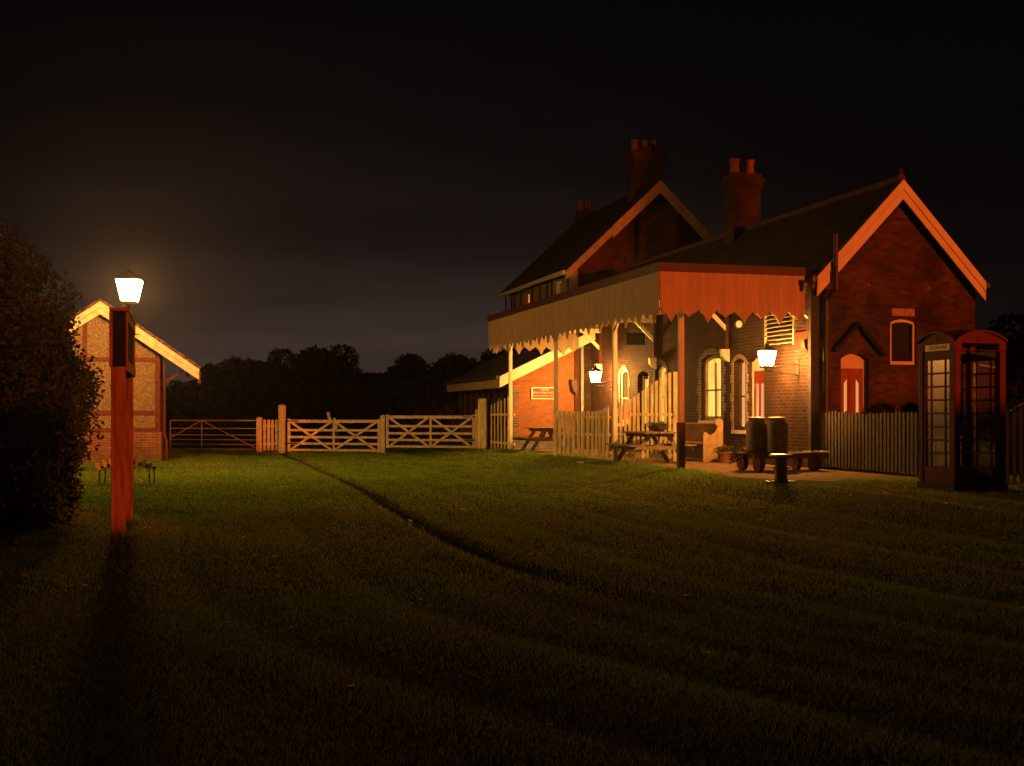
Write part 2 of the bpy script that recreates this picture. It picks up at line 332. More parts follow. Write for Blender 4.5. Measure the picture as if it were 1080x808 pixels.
sm2 = gt_.nodes.new('ShaderNodeMix'); sm2.data_type = 'RGBA'; gt_.links.new(sa.outputs['Fac'], sm2.inputs[0]); sm2.inputs[6].default_value = (.24, .48, .03, 1); sm2.inputs[7].default_value = (.32, .28, .09, 1) 
gb = gt_.nodes['Principled BSDF']; gtl = gt_.nodes.new('ShaderNodeBsdfTranslucent'); gtl.inputs[0].default_value = (.17, .36, .03, 1)
gt_.links.new(sm2.outputs[2], gtl.inputs[0])
gmx = gt_.nodes.new('ShaderNodeMixShader'); gmx.inputs[0].default_value = .45; go_ = [n_ for n_ in gt_.nodes if n_.type == 'OUTPUT_MATERIAL'][0]
gt_.links.new(gb.outputs[0], gmx.inputs[1]); gt_.links.new(gtl.outputs[0], gmx.inputs[2]); gt_.links.new(gmx.outputs[0], go_.inputs[0])
gr = npmesh('grass', vv, ff, grassm); straw(gr, vv); gr['kind'] = 'stuff'; gr['label'] = 'short autumn lawn grass'; gr['category'] = 'grass'

# tufts against walls, posts and the forecourt edge
def tufts(pts, n, spread, hgt):
    out = []
    for x, y in pts:
        k = n; xx = x+rng.normal(0, spread, k); yy = y+rng.normal(0, spread, k); z = gz(xx, yy); a = rng.uniform(0, 6.28, k); h = hgt*rng.uniform(.4, 1.2, k); wv = .006
        l = rng.normal(0, .4, (k, 2))*h[:, None]
        out.append(np.stack([np.stack([xx-np.cos(a)*wv, yy-np.sin(a)*wv, z-.01], 1), np.stack([xx+np.cos(a)*wv, yy+np.sin(a)*wv, z-.01], 1), np.stack([xx+l[:, 0], yy+l[:, 1], z+h], 1)], 1).reshape(-1, 3))
    return np.concatenate(out)
tp = [tuple(B(-3.22+random.uniform(-.1, .05), u)[:2]) for u in np.arange(-2, 14, .22)]
tp += [tuple(B(v_, -4.55+random.uniform(-.1, .1))[:2]) for v_ in np.arange(-2.2, 1.6, .2)]
tp += [(at(px, 34)+random.uniform(-.1, .1), 33.9) for px in range(84, 172, 5)]
tp += [(at(px, 42.6), 42.6+.28*(px-180)/30) for px in range(178, 505, 9)]
tv = tufts(tp, 90, .09, .10)
tv = np.concatenate([tv, tufts([(-4.47, 13.46), (-5.09, 15.6)], 160, .12, .09)])
o = npmesh('grass_tufts', tv, np.arange(len(tv)).reshape(-1, 3), grassm); o['kind'] = 'stuff'; o['label'] = 'longer grass left along edges and posts'; o['category'] = 'grass'

# fallen leaves
lv = []; lf = []
spots = [(random.uniform(-7.5, 6), random.uniform(5.0, 24)) for _ in range(260)]
spots += [(at(px, 1750/(py-436)), 1750/(py-436)) for px, py in [(238, 661-0), (172, 655), (402, 690), (345, 560), (255, 585), (370, 730), (560, 590), (82, 655), (92, 654), (265, 632), (118, 662)]]
spots += [(random.uniform(-9, -6), random.uniform(20, 30)) for _ in range(70)]
for x, y in spots:
    s = random.choice((.014, .018, .022, .03, .036)); a = random.uniform(0, 6.28); z = g1(x, y)+.03
    tilt = Matrix.Rotation(a, 3, 'Z') @ Matrix.Rotation(random.uniform(-.7, .7), 3, 'X') @ Matrix.Rotation(random.uniform(-.5, .5), 3, 'Y')
    n0 = len(lv)
    for p in ((-1, 0, 0), (-.4, -.55, .1), (.5, -.5, .15), (1.1, 0, .25), (.5, .5, .15), (-.4, .55, .1)): q = tilt @ (Vector(p)*s); lv.append((x+q.x, y+q.y, z+q.z))
    lf.append([n0+k for k in range(6)])
g = G(); g.v = lv; g.f = lf
lfm = mat('fallen_leaf', (.55, .24, .08), .7, .5, 3); lt = lfm.node_tree; l1_ = lt.nodes.new('ShaderNodeBsdfTranslucent'); l1_.inputs[0].default_value = (.75, .30, .08, 1); l2_ = lt.nodes.new('ShaderNodeMixShader')
lo_ = [n_ for n_ in lt.nodes if n_.type == 'OUTPUT_MATERIAL'][0]; lt.links.new(lt.nodes['Principled BSDF'].outputs[0], l2_.inputs[1]); lt.links.new(l1_.outputs[0], l2_.inputs[2]); lt.links.new(l2_.outputs[0], lo_.inputs[0])
o = g.ob('fallen_leaves', lfm); tag(o, 'brown and yellow autumn leaves fallen on the lawn', 'leaves', kind='stuff')

# ------------------------------------------------------------------ generic wall, window and bar helpers (local station axes: x = across, y = away)
def arc(a0, a1, z, rise, n=10):
    c = (a0+a1)/2; hw = (a1-a0)/2
    return [(c-hw*math.cos(math.pi*i/n) if rise >= hw*.9 else a0+(a1-a0)*i/n, z+rise*(math.sin(math.pi*i/n) if rise >= hw*.9 else 1-((i/n-.5)*2)**2)) for i in range(n+1)]
def wall(g, plane, d0, d1, a0, a1, zb, zt, ops):
    """plane 'x': wall lies along y (a = y), thickness d0..d1 in x; plane 'y': along x."""
    def bx(p, q, z0, z1):
        if plane == 'x': g.box(d0, d1, p, q, z0, z1)
        else: g.box(p, q, d0, d1, z0, z1)
    cur = a0
    for (p, q, z0, z1, rise) in sorted(ops):
        if p > cur: bx(cur, p, zb, zt)
        if z0 > zb: bx(p, q, zb, z0)
        g.prism([(q, zt), (p, zt)] + (arc(p, q, z1, rise) if rise else [(p, z1), (q, z1)]), 'x' if plane == 'x' else 'y', d0, d1)
        cur = q
    if cur < a1: bx(cur, a1, zb, zt)
def window(parent, plane, d, a0, a1, z0, z1, rise, frame_m, pane_m, bar=.05, mids=(.5,), vert=1, label=None, sill=True, name='window', low_panel=0):
    """frame recessed to depth d; pane behind it"""
    g = G(); ax = 'x' if plane == 'x' else 'y'
    def bx(g, p, q, lo, hi, e0, e1):
        if plane == 'x': g.box(e0, e1, p, q, lo, hi)
        else: g.box(p, q, e0, e1, lo, hi)
    top = z1
    bx(g, a0, a0+bar, z0, z1, d, d+.07); bx(g, a1-bar, a1, z0, z1, d, d+.07); bx(g, a0+bar, a1-bar, z0, z0+bar*1.3, d+.002, d+.068)
    if rise: g.prism(arc(a0, a1, z1, rise)+[(q_, z_-bar*1.1) for q_, z_ in arc(a0, a1, z1, rise)][::-1], ax, d, d+.066)
    else: bx(g, a0+bar, a1-bar, z1-bar, z1, d+.002, d+.068)
    for m_ in mids: z = z0+(z1-z0)*m_; bx(g, a0+bar, a1-bar, z-.02, z+.02, d+.012, d+.06)
    for k in range(vert): a = a0+(a1-a0)*(k+1)/(vert+1); bx(g, a-.012, a+.012, z0+bar, z1-bar, d+.016, d+.055)
    fo = g.ob(name, frame_m, parent, label=label)
    p = G(); bx(p, a0+bar*.5, a1-bar*.5, z0+bar*.5+low_panel, z1-bar*.3+rise*.45, d+.075, d+.085); p.ob('pane', pane_m, fo)
    if sill:
        s = G(); bx(s, a0-.06, a1+.06, z0-.09, z0-.004, d-.16, d+.05); s.ob('sill', cream, fo)
    return fo
def door(parent, plane, d, a0, a1, z0, z1, rise, leaf_m, glass_m, slots, label=None, trans=None, framem=None):
    g = G(); ax = 'x' if plane == 'x' else 'y'; f = .07
    def bx(g, p, q, lo, hi, e0, e1):
        if plane == 'x': g.box(e0, e1, p, q, lo, hi)
        else: g.box(p, q, e0, e1, lo, hi)
    zl = trans if trans else z1
    bx(g, a0+f, a1-f, z0, zl, d+.03, d+.07)
    for p0, p1 in ((a0+f, a0+f+.1), (a1-f-.1, a1-f), ((a0+a1)/2-.05, (a0+a1)/2+.05)): bx(g, p0, p1, z0, zl-.0, d+.015, d+.029)
    for z in (z0+.0, z0+.62, zl-.14): bx(g, a0+f+.1, (a0+a1)/2-.05, z, z+.13, d+.017, d+.029); bx(g, (a0+a1)/2+.05, a1-f-.1, z, z+.13, d+.017, d+.029)
    lo = g.ob('door', leaf_m, parent, label=label)
    k = G(); k.lathe((0, 0, 0), [(.012, -.0), (.028, .02), (.03, .045), (.012, .06)], 10)
    M = Matrix.Rotation(R(90), 4, 'X') if plane == 'y' else Matrix.Rotation(R(-90), 4, 'Y')
    k.v = [tuple((M @ Vector(p))+(Vector((a1-f-.06, d, z0+1.0)) if plane == 'y' else Vector((d, a0+f+.06, z0+1.0)))) for p in k.v]; k.ob('door_knob', lead, lo)
    for (p0, p1, q0, q1, slant) in slots:
        s = G(); s.prism([(p0, q0), (p1, q0), (p1, q1+(slant if slant > 0 else 0)), (p0, q1+(-slant if slant < 0 else 0))], ax, d+.009, d+.0145); s.ob('glass_slot', glass_m, lo)
    fr = G(); bx(fr, a0, a0+f, z0, z1, d, d+.09); bx(fr, a1-f, a1, z0, z1, d, d+.09)
    if trans:
        fr.prism((arc(a0+f, a1-f, z1, rise) if rise else [(a0+f, z1), (a1-f, z1)])+[(a1-f, zl), (a0+f, zl)], ax, d+.003, d+.088)
    fr.ob('door_frame', framem or cream, parent)
    return lo

# ------------------------------------------------------------------ low station building with the right-hand gable
SB = thing('station_building', 'single storey red brick station building, its gable with red door facing the lawn', 'building', (AX, AY, 0), RB)
WB = GP-.05
EZ = 4.3; AP = 6.30; HW = 1.94
ops_long = [(2.36, 3.24, WB, 2.62, .12), (3.30, 3.92, 1.0, 2.62, .10), (4.60, 5.80, 1.22, 2.76, .13), (8.05, 8.85, 1.1, 2.62, .16), (9.35, 10.2, WB, 2.5, .12), (10.95, 11.6, 1.1, 2.6, .14)]
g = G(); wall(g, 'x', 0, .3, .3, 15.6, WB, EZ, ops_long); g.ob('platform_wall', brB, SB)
g = G(); wall(g, 'y', 0, .3, 0, 2*HW, WB, EZ, [(.56, 1.24, WB, 2.56, .12), (1.756, 2.388, 2.45, 3.36, .07)])
g.prism([(0, EZ), (2*HW, EZ), (HW, AP-.06)], 'y', 0, .3); g.ob('gable_wall', brA, SB)
g = G(); g.box(2*HW-.3, 2*HW, .3, 15.6, WB, EZ); g.ob('side_wall', brA, SB)
# roof
OH = .12; SL = (AP-EZ)/HW; ze = EZ-OH*SL; T = .14
g = G()
for s in (-1, 1):
    x0, x1 = HW, HW+s*(HW+OH)
    g.prism([(x0, AP), (x1, ze), (x1, ze+T), (x0, AP+T*1.0)] if s > 0 else [(x0, AP), (x0, AP+T), (x1, ze+T), (x1, ze)], 'y', -.17, 15.8)
g.ob('roof', tiles, SB)
g = G()
for k in range(35): y = -.17+k*.45; g.tube((HW, y, AP+T-.01), (HW, y+.43, AP+T-.01), .085, .085, 10)
g.ob('ridge_tiles', mat('ridge_tile', (.10, .05, .035), .8), SB)
g = G(); g.lathe((HW, -.12, AP+T+.04), [(.05, 0), (.045, .05), (.02, .08), (.03, .12), (.006, .2)], 8); g.ob('finial', mat('ridge_tile', (0, 0, 0)), SB)
for s in (-1, 1):
    g = G(); xe = HW+s*(HW+OH); bw = .40
    for w0, w1, dd in ((0, .20, -.225), (.212, bw, -.21)):
        pts_ = [(HW, AP+.10-w0*1.05), (xe, ze+.10-w0*.55 if False else ze+.09-w0*1.05), (xe, ze+.09-w1*1.05), (HW, AP+.10-w1*1.05)]
        if s < 0: pts_ = pts_[::-1]
        g.prism(pts_, 'y', dd, dd+.04)
    g.ob('bargeboard', cream, SB, .004)
g = G(); g.prism([(HW-.0, AP-.02), (HW+HW+OH-.05, ze+.0), (HW+HW+OH-.05, ze-.04), (HW, AP-.07), (HW-HW-OH+.05, ze-.04), (HW-HW-OH+.05, ze)], 'y', -.165, -.01); g.ob('soffit', cream, SB)
g = G(); g.box(2*HW+OH-.02, 2*HW+OH+.12, -.2, 15.8, ze-.03, ze+.07); g.ob('gutter', blackiron, SB)
g = G(); g.box(-OH-.12, -OH-.003, -.22, 15.8, ze+.0, ze+.11); g.ob('gutter', darkred, SB)
# gable door, hood and window
door(SB, 'y', .13, .56, 1.24, WB, 2.56, .12, reddoor, litamber, [(.72, .785, 1.42, 2.04, .09), (1.005, 1.07, 1.42, 2.04, -.09)], 'red gable door with two narrow glazed slots', trans=2.36)
g = G(); 
for a, b_ in (((.93, 3.32), (.36, 2.72)), ((.93, 3.32), (1.56, 2.64))):
    g.beam((a[0], -.05, a[1]), (b_[0], -.05, b_[1]), .16, .075)
g.ob('hood_mould', ash, SB)
window(SB, 'y', .04, 1.756, 2.388, 2.45, 3.36, .07, cream, glassd, bar=.055, mids=(), vert=0, sill=False, label='cream framed blind window high on the gable')
g = G()
for k in range(9): g.box(1.80+k*.062, 1.80+k*.062+.05, -.006, -.001, 3.50, 3.66)
g.ob('brick_lintel', mat('pale_brick', (.5, .36, .25), .9, .3, 12), SB)
# vent pipe, downpipe
g = G(); px = .26; g.tube((px, -.30, 3.98), (px, -.30, 5.15), .05); g.tube((px, -.30, 4.02), (px-.13, -.12, 3.78), .045); g.tube((px-.13, -.12, 3.82), (px-.13, -.12, WB+.1), .055)
for z in (1.2, 2.4, 3.4): g.tube((px-.13, -.12, z), (px-.13, -.12, z+.07), .07)
g.ob('vent_pipe', blackiron, SB, smooth=True)
g = G(); g.box(-.21, -.02, -.10, .02, WB, 4.24); g.ob('corner_strip', mat('dark_corner_strip', (.05, .05, .05), .9), SB)  # dark strip between the canopy end and the gable
g = G(); g.lathe((-.28, -.28, 3.98), [(.04, 0), (.05, .02), (.05, .1), (.075, .16), (.075, .24)], 10); g.ob('rainwater_hopper', blackiron, SB)

def chimney(parent, cx, cy, wx, wy, z0, z1, npots, brm, flare=.07):
    g = G(); g.box(cx-wx/2, cx+wx/2, cy-wy/2, cy+wy/2, z0, z1-.42)
    for k, (f, a, b_) in enumerate(((.03, .42, .34), (.06, .338, .26), (flare+.02, .258, .12), (.03, .118, 0))):
        g.box(cx-wx/2-f, cx+wx/2+f, cy-wy/2-f, cy+wy/2+f, z1-a, z1-b_)
    c = g.ob('chimney', brm, parent)
    for k in range(npots):
        p = G(); x = cx+(k-(npots-1)/2)*(wx-.18)/max(1, npots-.6) if wx >= wy else cx
        y = cy if wx >= wy else cy+(k-(npots-1)/2)*(wy-.2)/max(1, npots-.6)
        p.lathe((x, y, z1), [(.15, 0), (.135, .04), (.115, .3), (.12, .34), (.145, .36), (.145, .42), (.10, .43), (.10, .1)], 14)
        p.ob('chimney_pot', terracotta, c, smooth=True)
    return c
# platform openings
door(SB, 'x', .14, 2.36, 3.24, WB, 2.62, .12, reddoor, litpink, [(2.62, 2.80, 1.1, 2.1, 0), (2.92, 3.06, 1.1, 2.1, 0)], 'red platform door glowing beside the right wall lantern', trans=2.4)
window(SB, 'x', .12, 3.30, 3.92, 1.0, 2.62, .10, darkwood, litpink, bar=.06, label='narrow platform window with pinkish frosted light', vert=0)
window(SB, 'x', .10, 4.60, 5.80, 1.22, 2.76, .13, mat('sash_paint', (.34, .27, .14), .6), lit, bar=.08, label='large arched sash window, brightly lit', vert=1)
window(SB, 'x', .10, 8.05, 8.85, 1.1, 2.62, .16, cream, lit, bar=.06, label='arched lit window above the sloping pickets', vert=1)
door(SB, 'x', .16, 9.35, 10.2, WB, 2.5, .12, reddoor, lit, [(9.50, 9.75, 1.1, 2.40, 0), (9.80, 10.05, 1.1, 2.40, 0)], 'far red platform door with lit glass')
window(SB, 'x', .03, 10.95, 11.6, 1.1, 2.6, .14, cream, litdim, bar=.07, label='dim amber window near the far lantern', vert=0)
# brick dressings: bands of dark header bricks round openings, a touch proud
def dressing(a0, a1, z0, z1, rise, m, bw=.14, name='brick_surround'):
    g = G(); N_ = 14; cz = z1
    arcp = arc(a0-.0, a1+.0, z1, rise, N_); hw = (a1-a0)/2; c = (a0+a1)/2
    outer = [(c+(p[0]-c)*(1+bw/hw), z1+(p[1]-z1)*(1+bw/max(rise, .12))) for p in arcp]
    outer = [(o_[0], o_[1]+.02) for o_ in outer]
    for k in range(N_):
        q = [arcp[k], arcp[k+1], outer[k+1], outer[k]]; g.prism(q, 'x', -.018, -.001)
    for (p, q) in ((a0-bw, a0), (a1, a1+bw)):
        z = z0
        while z < z1-.02:
            w_ = bw if int(round((z-z0)/.225)) % 2 == 0 else bw*1.55
            if p < a0: g.box(-.016, -.001, q-w_, q, z, min(z+.218, z1))
            else: g.box(-.016, -.001, p, p+w_, z, min(z+.218, z1))
            z += .225
    g.ob(name, m, SB)
dressing(4.60, 5.80, 1.22, 2.76, .13, brD); dressing(3.30, 3.92, 1.0, 2.62, .10, mat('pale_quoin_brick', (.36, .29, .2), .9, .4, 20, .6, 40), .10)
dressing(8.05, 8.85, 1.1, 2.62, .16, brD, .12); dressing(10.95, 11.6, 1.1, 2.6, .14, brD, .1)
# louvre panel above the near end
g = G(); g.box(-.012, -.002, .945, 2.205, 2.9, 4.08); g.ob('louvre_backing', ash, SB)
lg = G()
for k in range(12): z = 2.96+k*.094; lg.prism([(-.075, z), (-.072, z-.014), (-.014, z+.018), (-.017, z+.032)], 'y', .95, 2.2)
lg.box(-.06, -.004, .90, .945, 2.9, 4.08); lg.box(-.06, -.004, 2.205, 2.25, 2.9, 4.08)
lg.ob('louvre', mat('pale_louvre', (.40, .34, .24), .5, .1), SB)
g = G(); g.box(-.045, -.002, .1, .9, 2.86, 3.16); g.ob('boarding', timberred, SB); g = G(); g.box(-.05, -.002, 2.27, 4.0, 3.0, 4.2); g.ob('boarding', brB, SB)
# chimney on the low ridge: its centre seen at x = 785
chimney(SB, HW, 7.35, .80, .62, 5.7, 7.95, 2, brE)

mat('dim_barge_paint', (.30, .25, .17), .8)  # barge paint dimmed in its colour for the weaker light on the house
# ------------------------------------------------------------------ tall station house behind
TH = thing('station_house', 'tall two storey brick house with steep dark roof rising behind the canopy', 'house', (AX, AY, 0), RB)
U0 = 16.5; HW2 = 3.1; EV = 6.45; RZ = 9.36; UL = 24.2
g = G(); wall(g, 'x', 0, .3, U0, UL, WB, EV, [(U0+.9, U0+1.7, 5.2, 6.1, 0), (U0+4.9, U0+5.5, 5.1, 6.1, 0), (U0+7.3, U0+7.8, 5.1, 6.1, 0)]); g.ob('side_wall', mat('render_upper_wall', (.20, .15, .11), .9, .3, 2), TH)
g = G(); g.box(.3, 2*HW2, U0, U0+.3, WB, EV); g.prism([(0, EV), (2*HW2, EV), (HW2, RZ-.1)], 'y', U0, U0+.3); g.ob('gable_wall', brE, TH)
g = G(); g.box(2.5, 3.9, U0-.32, U0-.002, WB+4, RZ-.6); g.ob('chimney_breast', brE, TH)
g = G(); SL2 = (RZ-EV)/HW2; oh = .35; ze2 = EV-oh*SL2; T2 = .16
g.prism([(HW2, RZ), (HW2, RZ+T2), (-oh, ze2+T2), (-oh, ze2)], 'y', U0-.6, UL+.4); g.prism([(HW2, RZ), (2*HW2+oh, ze2), (2*HW2+oh, ze2+T2), (HW2, RZ+T2)], 'y', U0-.6, UL+.4)
g.ob('roof', tiles, TH)
for s in (-1, 1):
    g = G(); xe = HW2+s*(HW2+oh); bw = .42
    if s < 0:   # upper board stands forward, lower part runs on as a thinner board
        xm = HW2-1.75; zm = RZ-1.75*SL2
        g.prism([(HW2, RZ+.12), (xm, zm+.12), (xm, zm+.12-bw), (HW2, RZ+.12-bw)][::-1], 'y', U0-.66, U0-.61); g.ob('bargeboard', MATS['dim_barge_paint'], TH)
        g = G(); g.prism([(xm-.01, zm+.10), (xe, ze2+.10), (xe, ze2-.20), (xm-.01, zm-.20)][::-1], 'y', U0-.65, U0-.61); g.ob('bargeboard', mat('dim_barge_paint', (.28, .24, .17), .8), TH)
    else:
        g.prism([(HW2, RZ+.12), (xe, ze2+.12), (xe, ze2+.12-bw), (HW2, RZ+.12-bw)], 'y', U0-.66, U0-.61); g.ob('bargeboard', MATS['dim_barge_paint'], TH)
g = G(); g.box(-oh-.1, -oh-.002, U0-.6, UL+.3, ze2+.0, ze2+.14); g.ob('fascia_gutter', mat('dull_fascia', (.42, .37, .26), .8), TH)
window(TH, 'x', .06, U0+.9, U0+1.7, 5.2, 6.1, 0, cream, glassd, bar=.07, vert=2, mids=(), sill=False, label='white casement nearest the gable')
window(TH, 'x', .06, U0+4.9, U0+5.5, 5.1, 6.1, 0, reddoor, emis('lit_upper_window', (1, .5, .12), 1.1), bar=.07, vert=0, mids=(), sill=False, label='small lit upstairs window')
window(TH, 'x', .06, U0+7.3, U0+7.8, 5.1, 6.1, 0, darkred, litdim if False else glassd, bar=.06, vert=0, mids=(), sill=False)
for u_ in (.08, 1.95, 2.5, 3.4, 4.4, 6.0, 6.9, 8.2): g = G(); g.box(-.025, -.001, U0+u_, U0+u_+.13, 4.3, EV-.25); g.ob('timber_strip', darkred, TH)
chimney(TH, HW2, U0+.75, 1.12, .75, 8.4, 10.75, 3, brE, .10)
chimney(TH, HW2+.1, U0+7.5, .62, .5, 8.6, 9.75, 3, brE, .04)
g = G(); g.tube((5.55, U0-.14, 6.9), (5.55, U0-.02, 6.9), .025); g.lathe((5.55, U0-.16, 6.8), [(.02, 0), (.05, .03), (.05, .12), (.02, .15)], 10); g.ob('alarm_lamp', emis('red_indicator', (1, .04, .02), .9), TH)

# ------------------------------------------------------------------ lean-to at the far end of the platform
LT = thing('lean_to_building', 'low orange brick lean-to with red notice, beyond the canopy', 'building', (AX, AY, 0), RB)
UW = 14.25; XL = -2.72; ZL = 2.55; ZR = 4.05
g = G(); g.prism([(XL, WB), (-.60, WB), (-.60, 3.86-.05), (XL, 2.80)], 'y', UW, UW+.25); g.ob('front_wall', brC, LT)
g = G(); g.box(XL-.05, -.55, UW-.06, UW-.002, WB, .56); g.ob('brick_plinth', brD, LT)
g = G(); g.box(XL-.02, -.58, UW-.075, UW-.003, .565, .63); g.ob('plinth_cap', ash, LT)
g = G()
z = .66; k = 0
while z < 2.66:
    if k % 3 != 2: g = G(); g.box(XL-.012, XL+(.16 if k % 3 == 0 else .24), UW-.014, UW-.001, z, z+.30); g.ob('corner_quoin', brD, LT)
    z += .31; k += 1
g = G(); g.prism([(XL-.42, ZL-.08), (.1, ZR+.03), (.1, ZR+.18), (XL-.42, ZL+.07)], 'y', UW-.3, UW+7.3); g.ob('roof', tiles, LT)
g = G(); g.prism([(XL-.48, ZL-.33), (.0, ZR-.27), (.0, ZR+.06), (XL-.48, ZL+.02)], 'y', UW-.36, UW-.305); g.ob('bargeboard', cream, LT)
g = G(); g.box(XL-.50, XL-.43, UW-.2, UW+7.3, ZL-.34, ZL-.02); g.ob('eaves_fascia', mat('eaves_fascia_paint', (.25, .19, .12), .7), LT)
g = G(); g.tube((XL-.55, UW-.36, ZL-.01), (XL-.55, UW+7.3, ZL-.01), .06); g.ob('gutter', blackiron, LT)
g = G(); g.box(XL+.0, XL+.12, UW+.26, UW+7.2, WB, .95); g.ob('dwarf_wall', darkwood, LT)
g = G()
for k in range(9): g.box(XL-.02, XL+.09, UW+.3+k*.86, UW+.42+k*.86, .95, 2.45)
g.box(XL-.03, XL+.1, UW+.26, UW+7.2, .952, 1.03); g.ob('glazing_posts', timberred, LT)
g = G(); g.box(XL+.03, XL+.04, UW+.43, UW+7.1, 1.03, 2.45); g.ob('glazing', glassd, LT)
g = G(); g.box(XL+.6, XL+.7, UW+3.0, UW+3.5, 1.4, 1.52); g.ob('shelf_lamp', emis('shelf_lamp', (1, .5, .15), 3), LT)
g = G(); g.box(XL+2.6, XL+2.65, UW+.3, UW+7.2, WB, 3.6); g.ob('back_wall', mat('inner_render', (.25, .16, .1), .9), LT)
g = G(); g.box(-.60, -.45, UW-.08, UW+.25, WB, 3.5); g.ob('dark_pilaster', timberred, LT)
g = G(); g.tube((-.33, UW-.02, WB), (-.33, UW-.02, 3.6), .05); g.ob('downpipe', grey, LT)
g = G(); g.prism([(-.78, 2.35), (-.72, 2.14), (-.60, 2.02), (-.60, 2.50), (-.78, 2.50)], 'y', UW-.3, UW-.1); g.ob('wooden_corbel', darkwood, LT)
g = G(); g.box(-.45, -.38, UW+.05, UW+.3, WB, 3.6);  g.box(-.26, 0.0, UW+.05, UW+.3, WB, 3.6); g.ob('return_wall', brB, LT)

# red notice
NB = thing('red_notice_board', 'red notice with white lettering in a white frame on the orange brick wall', 'sign', tuple(B(-1.62, UW-.02, 2.05)), RB)
g = G(); g.box(-.40, .40, -.03, -.005, -.16, .16); g.ob('panel', mat('sign_red', (.55, .03, .02), .5, .05), NB)
g = G(); 
for a in ((-.44, -.40, -.19, .19), (.40, .44, -.19, .19), (-.40, .40, .16, .19), (-.40, .40, -.19, -.16)): g.box(a[0], a[1], -.042, -.004, a[2], a[3])
g.ob('frame', mat('white_paint', (.8, .78, .72), .5, .05), NB)
def text(s, size, loc, rot, m, parent, name='lettering', ext=.002, align='CENTER'):
    cu = bpy.data.curves.new(name, 'FONT'); cu.body = s; cu.size = size; cu.extrude = ext; cu.align_x = align; cu.align_y = 'CENTER'
    o = bpy.data.objects.new('tmp', cu); me = bpy.data.meshes.new_from_object(o); me.name = name; me.materials.clear(); me.materials.append(m)
    bpy.data.objects.remove(o); bpy.data.curves.remove(cu)
    o = bpy.data.objects.new(name, me); sc.collection.objects.link(o); o.parent = parent; o.location = loc; o.rotation_euler = rot; return o
wp = mat('white_paint', (0, 0, 0))
text('CAUTION', .062, (0, -.033, .105), (R(90), 0, 0), wp, NB)
text('STOP LOOK & LISTEN', .078, (0, -.033, .015), (R(90), 0, 0), wp, NB)
text('BEFORE CROSSING THE LINE', .058, (0, -.033, -.085), (R(90), 0, 0), wp, NB)

# ------------------------------------------------------------------ canopy
CP = thing('platform_canopy', 'cream platform canopy with scalloped valance and maroon top edge', 'canopy', (AX, AY, 0), RB)
CX = -3.61; CU1 = 13.75; ZT = 4.46; ZC = 4.28
def valance(a0, a1, period=.80):
    """lower outline: deep point, notch, shallow point, notch"""
    pts_ = []; n_ = max(1, round((a1-a0)/period)); p = (a1-a0)/n_
    for k in range(n_):
        s = a0+k*p
        for f, z in ((0, 3.49), (.035, 3.53), (.07, 3.48), (.10, 3.45), (.16, 3.43), (.25, 3.31), (.29, 3.26), (.33, 3.31), (.42, 3.43), (.47, 3.45), (.50, 3.49), (.535, 3.53), (.57, 3.49), (.60, 3.46), (.66, 3.45), (.74, 3.39), (.77, 3.365), (.80, 3.39), (.90, 3.45), (.95, 3.46)):
            pts_.append((s+f*p, z))
    return pts_+[(a1, 3.49)]
def board_wall(a0, a1, plane, d, nm, seam=.20):
    pts_ = valance(a0, a1); g = G(); nb = round((a1-a0)/seam); w_ = (a1-a0)/nb
    for k in range(nb):    # tongue and groove boards, cut to the valance line
        p, q = a0+k*w_+.0012, a0+(k+1)*w_
        zz = np.interp([p, q], [x[0] for x in pts_], [x[1] for x in pts_])
        mid = [x for x in pts_ if p < x[0] < q]
        off = .0008*(k % 2)
        g.prism([(p, ZC), (p, zz[0])]+mid+[(q, zz[1]), (q, ZC)], plane, d-off, d+.035)
    return g.ob(nm, val_lit if plane == 'y' and d < 1 else val_dim, CP)
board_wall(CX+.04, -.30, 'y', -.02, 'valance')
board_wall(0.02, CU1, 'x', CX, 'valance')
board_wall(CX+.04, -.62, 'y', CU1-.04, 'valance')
g = G(); g.box(CX-.03, -.30, -.05, .03, ZC+.002, ZT); g.ob('top_edge', darkred, CP)
g = G(); g.box(CX-.03, CX+.05, .032, CU1, ZC+.002, ZT); g.ob('top_edge', darkred, CP)
g = G(); g.prism([(CX+.051, ZT-.03), (CX+.051, ZT-.07), (-.05, 4.15), (-.05, 4.2)], 'y', .04, CU1); g.ob('roof_deck', mat('canopy_soffit', (.35, .30, .22), .8), CP)
for u_ in (.25, 4.2, 8.8, 13.3):
    z = 4.08; fr = G(); fr.box(CX+.06, -.02, u_-.05, u_+.05, z-.12, z+.02); fr.ob('cross_beam', cream, CP)
    b_ = G(); b_.beam((-.02, u_, 3.42), (-.62, u_, 4.0), .07, .09); b_.ob('brace', cream, CP)
    b_ = G(); b_.box(-.09, -.004, u_-.045, u_+.045, 2.97, z-.13); b_.ob('wall_post', timberred, CP)
    b_ = G(); b_.prism([(-.004, 2.66), (-.10, 2.70), (-.19, 2.79), (-.22, 2.97), (-.004, 2.97)], 'y', u_-.07, u_+.07); b_.ob('stone_corbel', cream if u_ > 1 else timberred, CP)
g = G(); g.box(-3.06, -2.94, .05, CU1-.05, 3.96-.14, 3.955); g.ob('post_beam', cream, CP)
